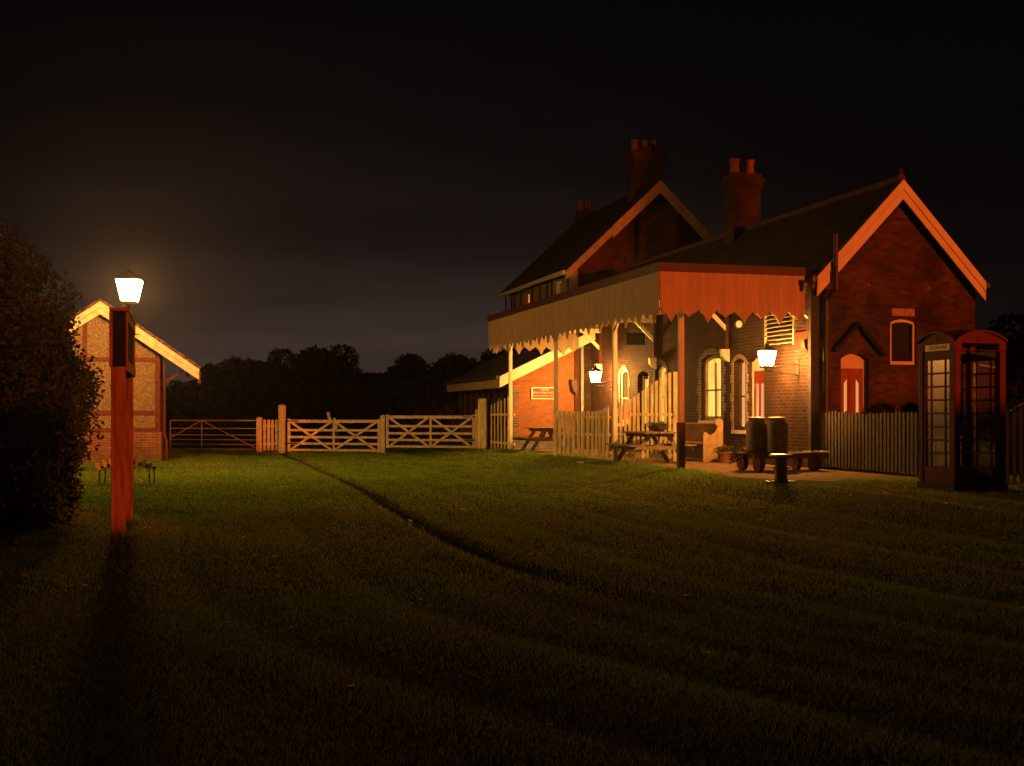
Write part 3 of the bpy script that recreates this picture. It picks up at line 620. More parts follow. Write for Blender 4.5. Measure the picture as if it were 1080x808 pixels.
for k, u_ in enumerate((.25, 4.12, 8.7, 13.35)):
    g = G(); p = g.box(-3.05, -2.95, u_-.05, u_+.05, GP-.05+(.0), 3.815)
    g.ob('canopy_post', cream, CP, .008, label='post nearest the lawn corner, its foot dark' if k == 0 else None)
    b_ = G()
    for s in ((1,) if k == 0 else (-1, 1) if k < 3 else (-1,)):
        b_ = G(); b_.beam((-3.0, u_+s*.05, 3.35), (-3.0, u_+s*.42, 3.80), .05, .06, side=(1, 0, 0)); b_.ob('brace', cream, CP)
g = G(); g.box(-3.07, -2.93, .185, .315, GP-.05, GP+.98); g.ob('post_foot', darkwood, CP)  # darker lower length of the front post

# hanging sign, clock
HS = thing('hanging_sign', 'dark blank rectangular sign hanging under the canopy on a rod', 'sign', tuple(B(-.62, 8.75, 0)), RB)
g = G(); g.box(-.30, .26, -.02, .02, 3.32, 3.66); g.ob('sign_panel', mat('dark_green_panel', (.03, .04, .025), .6), HS, .004)
g = G(); 
for x in (-.2, .16): g.tube((x, 0, 3.665), (x, 0, 3.95), .008)
g.ob('hanger', blackiron, HS)
CK = thing('platform_clock', 'small round pale clock projecting from the wall under the canopy', 'clock', tuple(B(-.16, 3.35, 3.52)), RB)
def disc(g, r, y0, y1, n=28): g.prism([(r*math.cos(2*math.pi*i/n), r*math.sin(2*math.pi*i/n)) for i in range(n)], 'y', y0, y1)
g = G(); disc(g, .095, -.03, .03); g.ob('case', blackiron, CK)
g = G(); disc(g, .082, -.035, -.031); d_ = g.ob('dial', mat('clock_dial', (.75, .72, .6), .5, .05), CK)
g = G(); g.beam((0, -.038, 0), (.018, -.038, .06), .003, .007); g.beam((0, -.038, 0), (.034, -.038, -.016), .003, .008); g.ob('clock_hands', blackiron, CK)
g = G(); g.tube((.09, 0, 0), (.16, 0, 0), .012); g.ob('bracket', blackiron, CK)

# ------------------------------------------------------------------ lanterns
def lantern(parent, z0, z1, w0, w1, gm):
    g = G(); g.frustum((0, 0), w0-.02, w1-.02, z0, z1); g.ob('lantern_glass', gm, parent)
    f = G()
    for sx in (-1, 1):
        for sy in (-1, 1): f.beam((sx*w0/2, sy*w0/2, z0-.01), (sx*w1/2, sy*w1/2, z1+.01), .014, .014)
    f.frustum((0, 0), w0+.03, w0+.03, z0-.05, z0-.002); f.frustum((0, 0), w1+.03, w1+.03, z1+.002, z1+.02)
    f.frustum((0, 0), w1+.03, w1*.35, z1+.022, z1+.022+w1*.3); f.lathe((0, 0, z1+.02+w1*.3), [(w1*.15, 0), (w1*.17, .05), (w1*.05, .08), (.012, .12)], 10)
    f.ob('lantern_frame', blackiron, parent)
# standing lamp: lantern seen at (136,308)
LY = 30.0; LX = at(136.5, LY)
L1 = thing('street_lamp', 'tall lamp post with glowing four-sided lantern between nameboard and shed', 'street lamp', (LX, LY, 0), R(8))
lantern(L1, 4.24, 4.76, .36, .58, glow1)
g = G(); g.lathe((0, 0, -.05), [(.13, 0), (.13, .3), (.09, .36), (.075, 1.1), (.055, 1.2), (.045, 3.7), (.06, 3.75), (.045, 3.8), (.03, 4.0), (.10, 4.2)], 14); g.ob('lamp_column', blackiron, L1, smooth=True)
g = G(); g.tube((-.25, 0, 3.4), (.25, 0, 3.4), .014); g.ob('ladder_bar', blackiron, L1)
def wall_lantern(label, v_, u_, z, gm):
    W = thing('wall_lantern', label, 'wall lamp', tuple(B(v_, u_, z)), RB, 'lanterns on the platform wall')
    lantern(W, -.14, .17, .20, .30, gm)
    g = G(); g.tube((0, 0, -.14), (0, 0, -.24), .014); g.tube((0, 0, -.24), (-v_-.02, 0, -.34), .014); g.tube((0, 0, -.18), (-v_-.02, 0, -.10), .010); g.box(-v_-.02, -v_-.002, -.05, .05, -.45, 0); g.ob('bracket', blackiron, W)
wall_lantern('glowing lantern on the wall beside the two milk churns', -.75, .80, 2.57, glow3)
wall_lantern('glowing lantern at the far end of the platform wall by the orange lean-to', -.70, 11.9, 2.50, glow2)

# ------------------------------------------------------------------ picket fences
def picket_fence(name, label, p0, p1, n, tops, m, w_=.07, zb=.06, rails=(.35, 1.0), top_style='slant', group=None, posts=(), thick=.022, base=None):
    x0, y0 = p0; x1, y1 = p1; L = math.hypot(x1-x0, y1-y0); rz = math.atan2(y1-y0, x1-x0); z0 = base if base is not None else g1(x0, y0)
    T_ = thing(name, label, 'fence', (x0, y0, z0), rz, group)
    for k in range(n):
        x = L*(k+.5)/n; h = tops(k/(n-1)) if callable(tops) else tops
        h2 = tops(min(1, (k+.6)/(n-1))) if callable(tops) else tops
        g = G(); hw = w_/2; jx = random.uniform(-.006, .006); zb_ = zb+random.uniform(-.01, .01)
        if top_style == 'slant': pts_ = [(x-hw, zb_), (x+hw, zb_), (x+hw+jx, h2), (x-hw+jx, h)]
        else: pts_ = [(x-hw, zb_), (x+hw, zb_), (x+hw+jx, h-.035), (x+hw*.5+jx, h-.008), (x+jx, h), (x-hw*.5+jx, h-.008), (x-hw+jx, h-.035)]
        g.prism(pts_, 'y', -thick, 0); g.ob('picket', m, T_)
    for r in rails:
        g = G(); rr = r if not isinstance(r, tuple) else r; g.box(0, L, .001, .04, rr-.035, rr+.035); g.ob('rail', m, T_)
    for x in posts:
        g = G(); h = (tops(x/L) if callable(tops) else tops); g.box(x-.045, x+.045, .042, .13, -.1, h-.02); g.ob('fence_post', m, T_)
    return T_
picket_fence('picket_fence', 'cream picket fence between the two middle canopy posts, level top', (at(584, 31.7), 31.7), (at(623, 30.2), 30.2), 8, 1.23, creamw, rails=(.14, .63, 1.07), top_style='round', w_=.125, base=GP, posts=(.05,))
picket_fence('picket_fence', 'short cream picket panel left of the tall canopy post, last picket higher', (at(623.5, 30.1), 30.1), (at(643, 29.4), 29.4), 5, lambda t: 1.22+.10*t**3, creamw, rails=(.14, .63, 1.07), w_=.095, base=GP)
picket_fence('picket_fence', 'cream picket windbreak rising in a slope towards the wall, behind the picnic table', (at(648, 29.3), 29.3), (at(709, 28.9), 28.9), 13, lambda t: 1.26+.90*t, creamw, rails=(.14, .66, 1.14), w_=.064, base=GP, posts=(1.5,))
# fence beside the lean-to
gx0, gy0 = at(511, 44.0), 44.0
picket_fence('picket_fence', 'tall cream pickets rising from the gatepost towards the lean-to', (at(517, 40.4), 40.4), (at(542, 37.2), 37.2), 7, lambda t: 1.62+.28*t, creamw, rails=(.35, 1.28), top_style='round', w_=.11, base=.08)
picket_fence('picket_fence', 'grey weathered close picket fence in front of the gable door', (at(864, 24.9), 24.9), (at(969, 21.6), 21.6), 28, lambda t: 1.20-.02*t+.02*math.sin(9*t)+.012*math.sin(47*t), greyfence, rails=(.3, .98), w_=.078, base=GP, posts=(.1, 2.0, 3.6), top_style='round')
picket_fence('picket_fence', 'low picket fence just right of the phone box', (at(1052, 19.4), 19.4), (at(1120, 18.6), 18.6), 9, lambda t: 1.28+.06*math.sin(5*t), mat('brown_fence', (.2, .13, .09), .8), rails=(.3, .95), w_=.06, base=.2, top_style='round')
HR = thing('sloping_handrail', 'sloping timber handrail rising at the right edge beyond the phone box', 'handrail', (at(1056, 20.5), 20.5, .2), 0)
g = G(); g.beam((0, 0, 1.12), (1.0, 0, 1.68), .06, .07); g.ob('rail', mat('brown_fence', (0,)*3), HR)
for x in (.05, .5, .95): g = G(); g.box(x-.03, x+.03, -.03, .03, 0, 1.12+.56*x-.04); g.ob('post', mat('brown_fence', (0,)*3), HR)

# ------------------------------------------------------------------ field gates across the far side
def line_gate(px):     # where the view ray at px meets the gate line (parallel to D2)
    P0 = Vector((at(300, 42.6), 42.6)); P1_ = Vector((at(505, 40.7), 40.7)); dd = P1_-P0; k = (px-540)/F; t_ = (P0.x-k*P0.y)/(k*dd.y-dd.x); return P0.x+t_*dd.x, P0.y+t_*dd.y
RG = math.atan2(40.7-42.6, at(505, 40.7)-at(300, 42.6))
def wooden_gate(label, pa, pb):
    x0, y0 = line_gate(pa); x1, y1 = line_gate(pb); L = math.hypot(x1-x0, y1-y0); z = max(g1(x0, y0), g1(x1, y1))
    T_ = thing('field_gate', label, 'gate', (x0, y0, z), RG, 'cream five-bar gates')
    zb = (.09, .32, .55, .80, 1.12)
    for z_ in zb: g = G(); h = .045 if z_ < 1 else .06; g.box(.06, L-.06, -.02, .02, z_-h, z_+h*.8); g.ob('bar', gatewood, T_, .004)
    for x in (.0, L-.09): g = G(); g.box(x, x+.09, -.035, .035, .03, 1.20); g.ob('stile', gatewood, T_, .006)
    for a, b_ in (((.08, 1.12), (L/2, .06)), ((L-.08, 1.12), (L/2, .06)), ((L/2, 1.14), (.08, .06)), ((L/2, 1.14), (L-.08, .06))):
        g = G(); g.beam((a[0], -.036, a[1]), (b_[0], -.036, b_[1]), .03, .075); g.ob('brace', gatewood, T_)
    hx = .0 if 'left' in label else L-.42
    for z_ in (.32, 1.12): g = G(); g.box(hx, hx+.42, -.046, -.037, z_-.025, z_+.025); g.tube((hx+(.0 if hx == 0 else .42), -.04, z_-.04), (hx+(.0 if hx == 0 else .42), -.04, z_+.04), .02, n=8); g.ob('hinge', blackiron, T_)
    g = G(); g.box(L*.5-.04, L*.5+.04, .021, .045, .04, 1.15); g.ob('upright', gatewood, T_)
wooden_gate('left leaf of the cream wooden double gate with diamond bracing', 303.5, 401)
wooden_gate('right leaf of the cream wooden double gate with diamond bracing', 407.5, 501)
def gpost(label, px, w_, h, m=gatewood, dy=.0, cap=True):
    x, y = line_gate(px); T_ = thing('gate_post', label, 'post', (x, y+dy, g1(x, y)-.05), RG, 'gate posts')
    g = G(); a = w_/2; g.box(-a, a, -a, a, 0, h+.05); g.ob('post', m, T_, .012)
    if cap: g = G(); g.frustum((0, 0), w_+.02, w_*.5, h+.052, h+.09); g.ob('cap', m, T_)
gpost('square post at the meeting point of the double gate', 404.3, .17, 1.30)
gpost('tall square post left of the double gate', 297.5, .20, 1.72)
gpost('short post between metal gate and picket panel', 273.5, .17, 1.22)
gpost('large cream post at the right end of the double gate', 509.8, .30, 1.72, creamw)
gpost('slim hanging post of the right gate leaf', 503.2, .12, 1.35)
x0, y0 = line_gate(277); x1, y1 = line_gate(294)
picket_fence('picket_fence', 'short row of four cream pickets between the gates', (x0, y0), (x1, y1), 4, 1.18, gatewood, w_=.10, rails=(.3, .95), top_style='round', base=0.0)
# galvanised gate
x0, y0 = line_gate(180); x1, y1 = line_gate(271); L = math.hypot(x1-x0, y1-y0)
MG = thing('metal_field_gate', 'long galvanised tubular field gate between shed and wooden gate', 'gate', (x0, y0, 0), RG)
for z in (.10, .27, .44, .61, .85, 1.14): g = G(); g.tube((0, 0, z), (L, 0, z), .016 if z < 1.1 else .022, n=8); g.ob('bar', galv, MG)
ax_ = L*.37
for a, b_ in (((ax_, 1.14), (ax_, .1)), ((ax_, 1.14), (.0, .5)), ((ax_, 1.14), (L-.05, .15)), ((.0, .1), (.0, 1.14)), ((L, .1), (L, 1.14))):
    g = G(); g.tube((a[0], -.03, a[1]), (b_[0], -.03, b_[1]), .015, n=8); g.ob('brace', galv, MG)
# two pale marker posts leaning beyond the gate
for px, Yp, h, lab in ((349, 47, 1.45, 'taller pale reflective marker leaning beyond the gate'), (355.5, 47.5, 1.22, 'shorter pale reflective marker leaning beyond the gate')):
    T_ = thing('marker_post', lab, 'post', (at(px, Yp)+.1, Yp, 0), 0, 'marker posts beyond the gate')
    g = G(); g.beam((0, 0, -.05), (-.12, 0, h-.45), .05, .05); g.ob('stake', darkwood, T_)
    g = G(); g.beam((-.12, -.0, h-.45), (-.22, 0, h), .05, .11); g.ob('reflector', mat('white_paint', (0,)*3), T_)

# ------------------------------------------------------------------ shed with timber framing on the left
SY = 34.3; sx0 = at(168, SY)
SH = thing('timber_framed_shed', 'small pebble-dashed timber-framed shed with overhanging tiled roof on the left', 'shed', (sx0, SY, 0), RB)
# local: right front corner at origin, x to the left is negative
SW = 3.1; cx = -1.60; AZ = 4.60; sl = .70
def roofz(x): return AZ-.12-abs(x-cx)*sl
D = 4.5
g = G(); g.box(-SW, .06, 0, D, -.1, .86); g.ob('brick_plinth', brS, SH)
g = G(); g.prism([(-SW+.02, .862), (0, .862), (0, roofz(0)-.05), (cx, roofz(cx)-.05), (-SW+.02, roofz(-SW)-.05)], 'y', .05, D-.05); g.ob('pebble_dash_wall', pebble, SH)
frame_ = G()
frame_.box(-.12, .02, .02, .16, .865, roofz(0)); frame_.box(-SW+.0, -SW+.13, .02, .1, .865, roofz(-SW))
for x in (-2.03, -1.02): frame_.box(x-.06, x+.06, .022, .1, .9, roofz(x)-.1)
for z in (.92, 1.42, 2.95): frame_.box(-SW+.14, -.125, .018, .09, z-.06, z+.06)
frame_.ob('timber_frame', timberred, SH)
g = G(); 
for y in (.3, 1.5, 2.8, 4.2): g.box(.001, .03, y, y+.12, .87, roofz(0)-.1)
g.ob('side_studs', timberred, SH)
g = G(); g.tube((.14, .15, .75), (.14, .15, 2.9), .04); g.tube((.14, .15, .8), (.2, .1, .6), .04); g.tube((.2, .1, .62), (.2, .1, .02), .045); g.ob('downpipe', timberred, SH)
g = G(); xr = 1.13; xl = cx-(1.9)
for s, xe in ((1, xr), (-1, xl)):
    pts_ = [(cx, AZ-.08), (xe, AZ-.08-abs(xe-cx)*sl), (xe, AZ+.02-abs(xe-cx)*sl), (cx, AZ+.02)]
    g.prism(pts_ if s > 0 else pts_[::-1], 'y', -.32, D+.2)
g.ob('roof', ptiles, SH)
g = G()
for s, xe in ((1, xr), (-1, xl)):
    L_ = abs(xe-cx); n_ = int(L_/.24)
    for k in range(n_+1):
        x = cx+s*(k+.5)*L_/(n_+1); g.tube((x-s*.13, -.30, AZ+.035-abs(x-s*.13-cx)*sl), (x+s*.13, -.30, AZ+.035-abs(x+s*.13-cx)*sl), .035, .045, 8)
g.ob('verge_tiles', ptiles, SH)
for s, xe in ((1, xr-.02), (-1, xl+.02)):
    g = G()
    for w0, w1, dd in ((0, .17, -.365), (.18, .36, -.35)):
        pts_ = [(cx, AZ-.03-w0), (xe, AZ-.03-abs(xe-cx)*sl-w0*.85), (xe, AZ-.03-abs(xe-cx)*sl-w1*.85), (cx, AZ-.03-w1)]
        g.prism(pts_ if s > 0 else pts_[::-1], 'y', dd, dd+.03)
    g.ob('bargeboard', mat('shed_barge_paint', (.46, .39, .27), .6), SH, .003)
g = G(); g.box(xr-.06, xr+.02, -.3, D+.2, AZ-.42-(xr-cx)*sl, AZ-.1-(xr-cx)*sl); g.ob('eaves_board', timberred, SH)
g = G(); g.box(.75, .82, .2, .27, 2.35, 2.95); g.beam((.02, .24, 2.2), (.78, .24, 2.75), .06, .07); g.ob('eaves_bracket', timberred, SH)

# ------------------------------------------------------------------ nameboard seen end-on in front
NBD = thing('station_nameboard', 'station nameboard on two red-brown posts, seen edge-on in the left foreground', 'sign', (-4.469, 13.46, 0), RB)
for y in (0, 2.22):
    g = G(); g.box(-.078, .078, y-.07, y+.07, -.05, 1.93); g.ob('post', postred, NBD, .008)
g = G(); g.box(-.06, .08, -.03, 2.3, 1.935, 2.53); g.ob('board', mat('nameboard_dark', (.008, .007, .007), .8, .3, 5, spec=.15), NBD)
fr = G(); fr.box(-.098, -.062, -.05, 2.32, 1.93, 2.55); fr.box(.082, .105, -.05, 2.32, 1.88, 2.0); fr.box(.082, .105, -.05, 2.32, 2.44, 2.55); fr.box(.082, .10, -.05, .05, 2.002, 2.438); fr.box(.082, .10, 2.2, 2.32, 2.002, 2.438); fr.box(-.10, .11, -.06, 2.33, 2.562, 2.60); fr.ob('frame', postred, NBD)

# arched slatted seat behind it
AS = thing('slatted_garden_stand', 'low arched stand edged with short pale upright slats on thin dark legs, behind the nameboard', 'stand', (at(134, 23.6), 23.6, 0), 0)
g = G()
for y in (-.16, .16):
    prev = None
    for k in range(13):
        x = -.52+1.04*k/12; z = .30+.12*(1-(x/.52)**2)
        if prev: g.beam(prev, (x, y, z), .03, .045)
        prev = (x, y, z)
g.ob('arched_rail', ash, AS)
for k in range(9):
    x = -.48+.96*k/8; z = .30+.12*(1-(x/.52)**2); n_ = Vector((1.1*x, 0, 1)).normalized(); hh_ = .15+.02*(k % 2)
    g = G(); g.beam(Vector((x, -.18, z-.03)), Vector((x, -.18, z-.03))+n_*hh_, .028, .062); g.ob('slat', mat('pale_slat', (.72, .62, .5), .7, .2), AS)
for x in (-.5, .5):
    for y in (-.16, .16): g = G(); g.tube((x, y, -.02), (x*.97, y, .32), .012); g.ob('leg', ash, AS)

# ------------------------------------------------------------------ phone box
pc = Vector((at(1007, 17.9), 17.9, 0))+(D1+D2)*.455
PB = thing('telephone_box', 'old red telephone box with domed roof, doorway open and dark', 'telephone box', (pc.x, pc.y, .235), RB)
h = .455; ZB = 2.12
g = G(); g.box(-h-.02, h+.02, -h-.02, h+.02, -.05, .09); g.ob('plinth', mat('dark_plinth', (.06, .03, .03), .7), PB, .01)
for sx in (-1, 1):
    for sy in (-1, 1):
        g = G(); a = .11; x0_, x1_ = sorted((sx*h, sx*(h-a))); y0_, y1_ = sorted((sy*h, sy*(h-a))); g.box(x0_, x1_, y0_, y1_, .092, ZB)
        g.box(*sorted((sx*(h+.012), sx*(h-.04))), *sorted((sy*(h+.012), sy*(h-.04))), .095, ZB-.01) if False else None
        g.ob('corner_pillar', phonered, PB, .012)
def arch_pts(w_, z0_, rise, n_=14): return [(-w_+2*w_*i/n_, z0_+rise*(1-((i/n_-.5)*2)**2)) for i in range(n_+1)]
for nm, plane, sgn in (('front', 'y', -1), ('back', 'y', 1), ('side', 'x', -1), ('side', 'x', 1)):
    g = G(); d0, d1 = sorted((sgn*(h-.05), sgn*(h+.005)))
    ap = arch_pts(h, 2.26, .14); zl, zh = 2.13, 2.23; sw = .33
    g.prism([(-h, ZB+.001), (h, ZB+.001), (h, zl), (-h, zl)], plane, d0, d1)
    g.prism([(-h, zl+.0005), (-sw, zl+.0005), (-sw, zh), (-h, zh)], plane, d0, d1); g.prism([(sw, zl+.0005), (h, zl+.0005), (h, zh), (sw, zh)], plane, d0, d1)
    g.prism([(h, zh+.0005), (-h, zh+.0005)]+ap, plane, d0, d1)
    e0, e1 = sorted((sgn*(h+.006), sgn*(h+.03)))
    for k in range(14): g.prism([ap[k], ap[k+1], (ap[k+1][0], ap[k+1][1]+.03), (ap[k][0], ap[k][1]+.03)], plane, e0-.02, e1)
    e0, e1 = sorted((sgn*(h+.006), sgn*(h+.014)))
    if plane == 'y': disc(g, .05, e0, e1, 16); 
    if plane == 'y': g.v[-32:] = [(p[0], p[1], p[2]+2.31) for p in g.v[-32:]]
    else:
        g.prism([(.05*math.cos(2*math.pi*i/16), 2.31+.05*math.sin(2*math.pi*i/16)) for i in range(16)], 'x', e0, e1)
    pd = g.ob('pediment', phonered, PB)
    if plane == 'x' and sgn < 0:
        g = G(); q0, q1 = sorted((sgn*(h-.045), sgn*(h-.03))); g.prism([(-sw, zl), (sw, zl), (sw, zh), (-sw, zh)], plane, q0, q1); g.ob('sign_glass', opal, pd)
        if sgn < 0: text('TELEPHONE', .085, (-h+.028, 0, 2.18), (R(90), 0, R(-90)), ash, pd)
# glazed sides (left, right, back); doorway open in front
def glazed(plane, sgn):
    g = G(); a = h-.11; d0, d1 = sorted((sgn*(h-.065), sgn*(h-.02)))
    def q(p0, p1, z0_, z1_, e0=d0, e1=d1): g.prism([(p0, z0_), (p1, z0_), (p1, z1_), (p0, z1_)], plane, e0, e1)
    q(-a, a, .093, .34); q(-a, a, 1.99, ZB-.001); q(-a, -a+.05, .341, 1.989); q(a-.05, a, .341, 1.989)
    f0, f1 = d0+.008, d1-.008
    for x in (-.175, .175): q(x-.012, x+.012, .341, 1.989, f0, f1)
    for k in range(1, 8): z = .341+(1.648)*k/8; q(-a+.05, -.187, z-.012, z+.012, f0, f1); q(-.163, .163, z-.014, z+.014, f0-.0, f1); q(.187, a-.05, z-.012, z+.012, f0, f1)
    o = g.ob('glazed_side' if plane == 'x' else 'glazed_back', phonered, PB)
    p = G(); p.prism([(-a+.04, .345), (a-.04, .345), (a-.04, 1.985), (-a+.04, 1.985)], plane, (d0+d1)/2-.002, (d0+d1)/2+.002)
    p.ob('panes', glassm, o)
glassm = bpy.data.materials.new('grimy_glass'); glassm.use_nodes = True; t = glassm.node_tree; t.nodes.clear()
o_ = t.nodes.new('ShaderNodeOutputMaterial'); mxs = t.nodes.new('ShaderNodeMixShader'); tr = t.nodes.new('ShaderNodeBsdfTransparent'); gl = t.nodes.new('ShaderNodeBsdfGlossy'); gl.inputs['Roughness'].default_value = .25; gl.inputs[0].default_value = (.6, .6, .6, 1)
df = t.nodes.new('ShaderNodeBsdfTranslucent'); df.inputs[0].default_value = (.6, .55, .45, 1); m2 = t.nodes.new('ShaderNodeMixShader'); m2.inputs[0].default_value = .6
t.links.new(gl.outputs[0], m2.inputs[1]); t.links.new(df.outputs[0], m2.inputs[2]); mxs.inputs[0].default_value = .3
tr.inputs[0].default_value = (.85, .85, .8, 1)
t.links.new(tr.outputs[0], mxs.inputs[1]); t.links.new(m2.outputs[0], mxs.inputs[2]); t.links.new(mxs.outputs[0], o_.inputs[0])
glazed('x', -1); glazed('x', 1); glazed('y', 1)
# pendentive dome
n_ = 18; hh = h+.0; Rr = 1.25; zc = 2.285
gx = np.linspace(-hh, hh, n_+1); vs_ = []
for yy in gx:
    for xx in gx: vs_.append((xx, yy, zc+math.sqrt(Rr*Rr-xx*xx-yy*yy)-math.sqrt(Rr*Rr-2*hh*hh)))
fs_ = [[r*(n_+1)+c, r*(n_+1)+c+1, (r+1)*(n_+1)+c+1, (r+1)*(n_+1)+c] for r in range(n_) for c in range(n_)]
nb_ = len(vs_); vs_ += [(p[0], p[1], 2.24) for p in vs_]; fs_ += [[i+nb_ for i in f][::-1] for f in fs_]
g = G(); g.add(vs_, fs_); g.ob('domed_roof', mat('dark_red_roof', (.09, .02, .018), .6), PB, smooth=True)
g = G(); g.box(-.28, .30, .30, .33, .8, 1.95); bb = g.ob('backboard', mat('backboard', (.16, .14, .12), .6), PB)
g = G(); g.box(-.12, .16, .17, .298, 1.05, 1.5); g.box(-.02, .06, .12, .168, 1.1, 1.32); tb = g.ob('telephone', ash, PB, .01)
g = G(); g.beam((-.18, .14, 1.05), (-.18, .14, 1.28), .05, .05); g.ob('handset', ash, tb)
g = G(); g.box(.13, .17, .10, .12, 1.18, 1.22); g.box(.13, .17, .10, .12, 1.0, 1.04); g.ob('coin_plate', galv, tb)
g = G(); g.box(-.30, .32, .12, .29, .72, .75); g.ob('shelf', darkwood, PB)

# ------------------------------------------------------------------ platform furniture
def picnic(label, loc, rz, L=1.5, first=None):
    T_ = thing('picnic_table', label, 'picnic table', loc, rz, 'picnic tables')
    g = G()
    for k in range(5): x = -.36+k*.18; g.box(x-.082, x+.082, -L/2, L/2, .70, .74)
    g.ob('table_top', wood, T_, .004)
    for s in (-1, 1):
        g = G(); g.box(s*.70-.14, s*.70-.005, -L/2, L/2, .41, .445); g.box(s*.70+.005, s*.70+.14, -L/2, L/2, .41, .445); g.ob('bench_seat', wood, T_, .004)
        y = s*(L/2-.25)
        for q in (-1, 1): g = G(); g.beam((q*.22, y, .70), (q*.66, y, 0.0), .045, .10); g.ob('leg', wood, T_)
        g = G(); g.box(-.83, .83, y-.07, y-.024, .33, .41); g.ob('cross_bearer', wood, T_)
        g = G(); g.box(-.40, .40, y+.024, y+.07, .62, .70); g.ob('cross_bearer', wood, T_)
        g = G(); g.beam((0, y, .38), (0, y*.2, .69), .07, .045, side=(1, 0, 0)); g.ob('brace', wood, T_)
    return T_
P1 = picnic('picnic table in front of the sloping pickets, planter on top', tuple(Vector((at(686, 27.9), 27.9, GP))), RB)
P2 = dup(P1, (at(577, 36.2), 36.2, GP), RB, 'dark picnic table before the orange brick lean-to wall')
PT = thing('planter_bowl', 'low dark planter bowl standing on the near picnic table', 'planter', (at(694, 27.9), 27.9, GP+.742), 0)
g = G(); g.lathe((0, 0, 0), [(.13, 0), (.2, .05), (.24, .12), (.22, .12), (.1, .08)], 18); g.ob('bowl', darkwood, PT, smooth=True)
def leafcloud(n_, cfun, size, flat=1.0):
    c = cfun(n_); a = rng.normal(size=(n_, 3)); a /= np.linalg.norm(a, axis=1)[:, None]; b_ = rng.normal(size=(n_, 3)); b_ -= (b_*a).sum(1)[:, None]*a; b_ /= np.linalg.norm(b_, axis=1)[:, None]
    s = size*rng.uniform(.5, 1.3, n_)[:, None]
    return np.stack([c-a*s, c+b_*s*.5, c+a*s, c-b_*s*.5], 1).reshape(-1, 3), np.arange(n_*4).reshape(-1, 4)
leafm = mat('evergreen_leaves', (.05, .075, .028), .6, .4, 1.2)
vv_, ff_ = leafcloud(500, lambda n_: rng.normal(0, 1, (n_, 3))*[.11, .11, .03]+[0, 0, .14], .03); o = npmesh('foliage', vv_, ff_, leafm); o.parent = PT

# pew against the platform wall
PW = thing('wooden_pew', 'long old pine pew with scrolled ends against the platform wall', 'bench', tuple(B(-.62, 3.75, GP)), RB)
def pew_end(y):
    g = G(); prof = [(-.26, 0), (.26, 0), (.26, .98), (.22, 1.03), (.14, 1.04), (.06, 1.02), (.03, .96), (.05, .90), (.10, .88), (.11, .80), (.06, .72), (0, .67), (-.08, .65), (-.14, .68), (-.20, .72), (-.26, .68)]
    g.prism(prof, 'y', y, y+.05); g.ob('pew_end', pine, PW, .006)
pew_end(0); pew_end(2.65)
g = G(); g.box(-.22, .22, .052, 2.648, .42, .46); g.ob('seat', pine, PW, .005)
g = G(); g.prism([(.19, .461), (.235, .461), (.25, .90), (.215, .90)], 'y', .052, 2.648); g.ob('backrest', mat('dark_pine', (.22, .13, .07), .6, .3), PW)
g = G(); g.box(.16, .26, .052, 2.648, .902, .93); g.ob('top_rail', pine, PW, .004)
g = G(); g.box(-.02, .0, .052, 2.648, .24, .34); g.ob('stretcher', darkwood, PW)

# flower pots
def pot(label, loc, flower):
    T_ = thing('flower_pot', label, 'flower pot', loc, 0, 'flower pots by the door')
    g = G(); g.lathe((0, 0, 0), [(.12, 0), (.17, .22), (.195, .22), (.195, .27), (.165, .27), (.15, .2)], 18); g.ob('pot', terracotta, T_, smooth=True)
    vv_, ff_ = leafcloud(420, lambda n_: rng.normal(0, 1, (n_, 3))*[.09, .09, .045]+[0, 0, .31], .03); o = npmesh('foliage', vv_, ff_, leafm); o.parent = T_
    vv_, ff_ = leafcloud(90, lambda n_: np.array([(.02, .0, .39), (-.07, -.03, .37), (.08, .02, .36)])[rng.integers(0, 3, n_)]+rng.normal(0, .018, (n_, 3)), .022); o = npmesh('flowers', vv_, ff_, flower); o.parent = T_
pot('terracotta pot of red flowers beside the pew', tuple(B(-.55, 3.3, GP)), mat('red_petals', (.6, .03, .03), .6))
pot('terracotta pot with orange flowers behind the trolley wheel', tuple(B(-.5, 2.2, GP)), mat('orange_petals', (.8, .25, .05), .6))

# luggage trolley with churns
TR = thing('luggage_trolley', 'low dark platform trolley with red wheels carrying two milk churns', 'trolley', tuple(B(-1.95, -.55, GP)), RB)
g = G()
for k in range(7): g.box(.0, 1.62, -.40+k*.115, -.40+k*.115+.105, .33, .37)
g.ob('deck', darkwood, TR, .004)
g = G(); g.box(-.02, 1.64, -.44, -.405, .27, .36); g.box(-.02, 1.64, .41, .445, .27, .36); g.ob('side_rail', mat('faded_red_paint', (.16, .05, .04), .6), TR)
g = G(); g.box(1.2, 1.66, -.46, -.20, .372, .405); g.ob('pale_plank', mat('pale_slat', (0,)*3), TR)
for x, y in ((.12, -.36), (.12, .36), (1.35, -.36), (1.35, .36)):
    g = G(); g.prism([(.17*math.cos(2*math.pi*i/20)+y, .17+.17*math.sin(2*math.pi*i/20)) for i in range(20)], 'x', x-.05, x+.05); g.ob('wheel', phonered, TR)
    g = G(); g.tube((x-.075, y, .17), (x+.075, y, .17), .035); g.box(x+.052, x+.07, y-.03, y+.03, .17, .3); g.ob('wheel_bracket', blackiron, TR)
g = G(); g.tube((-.02, 0, .3), (-.35, 0, .16), .018); g.ob('draw_bar', blackiron, TR)
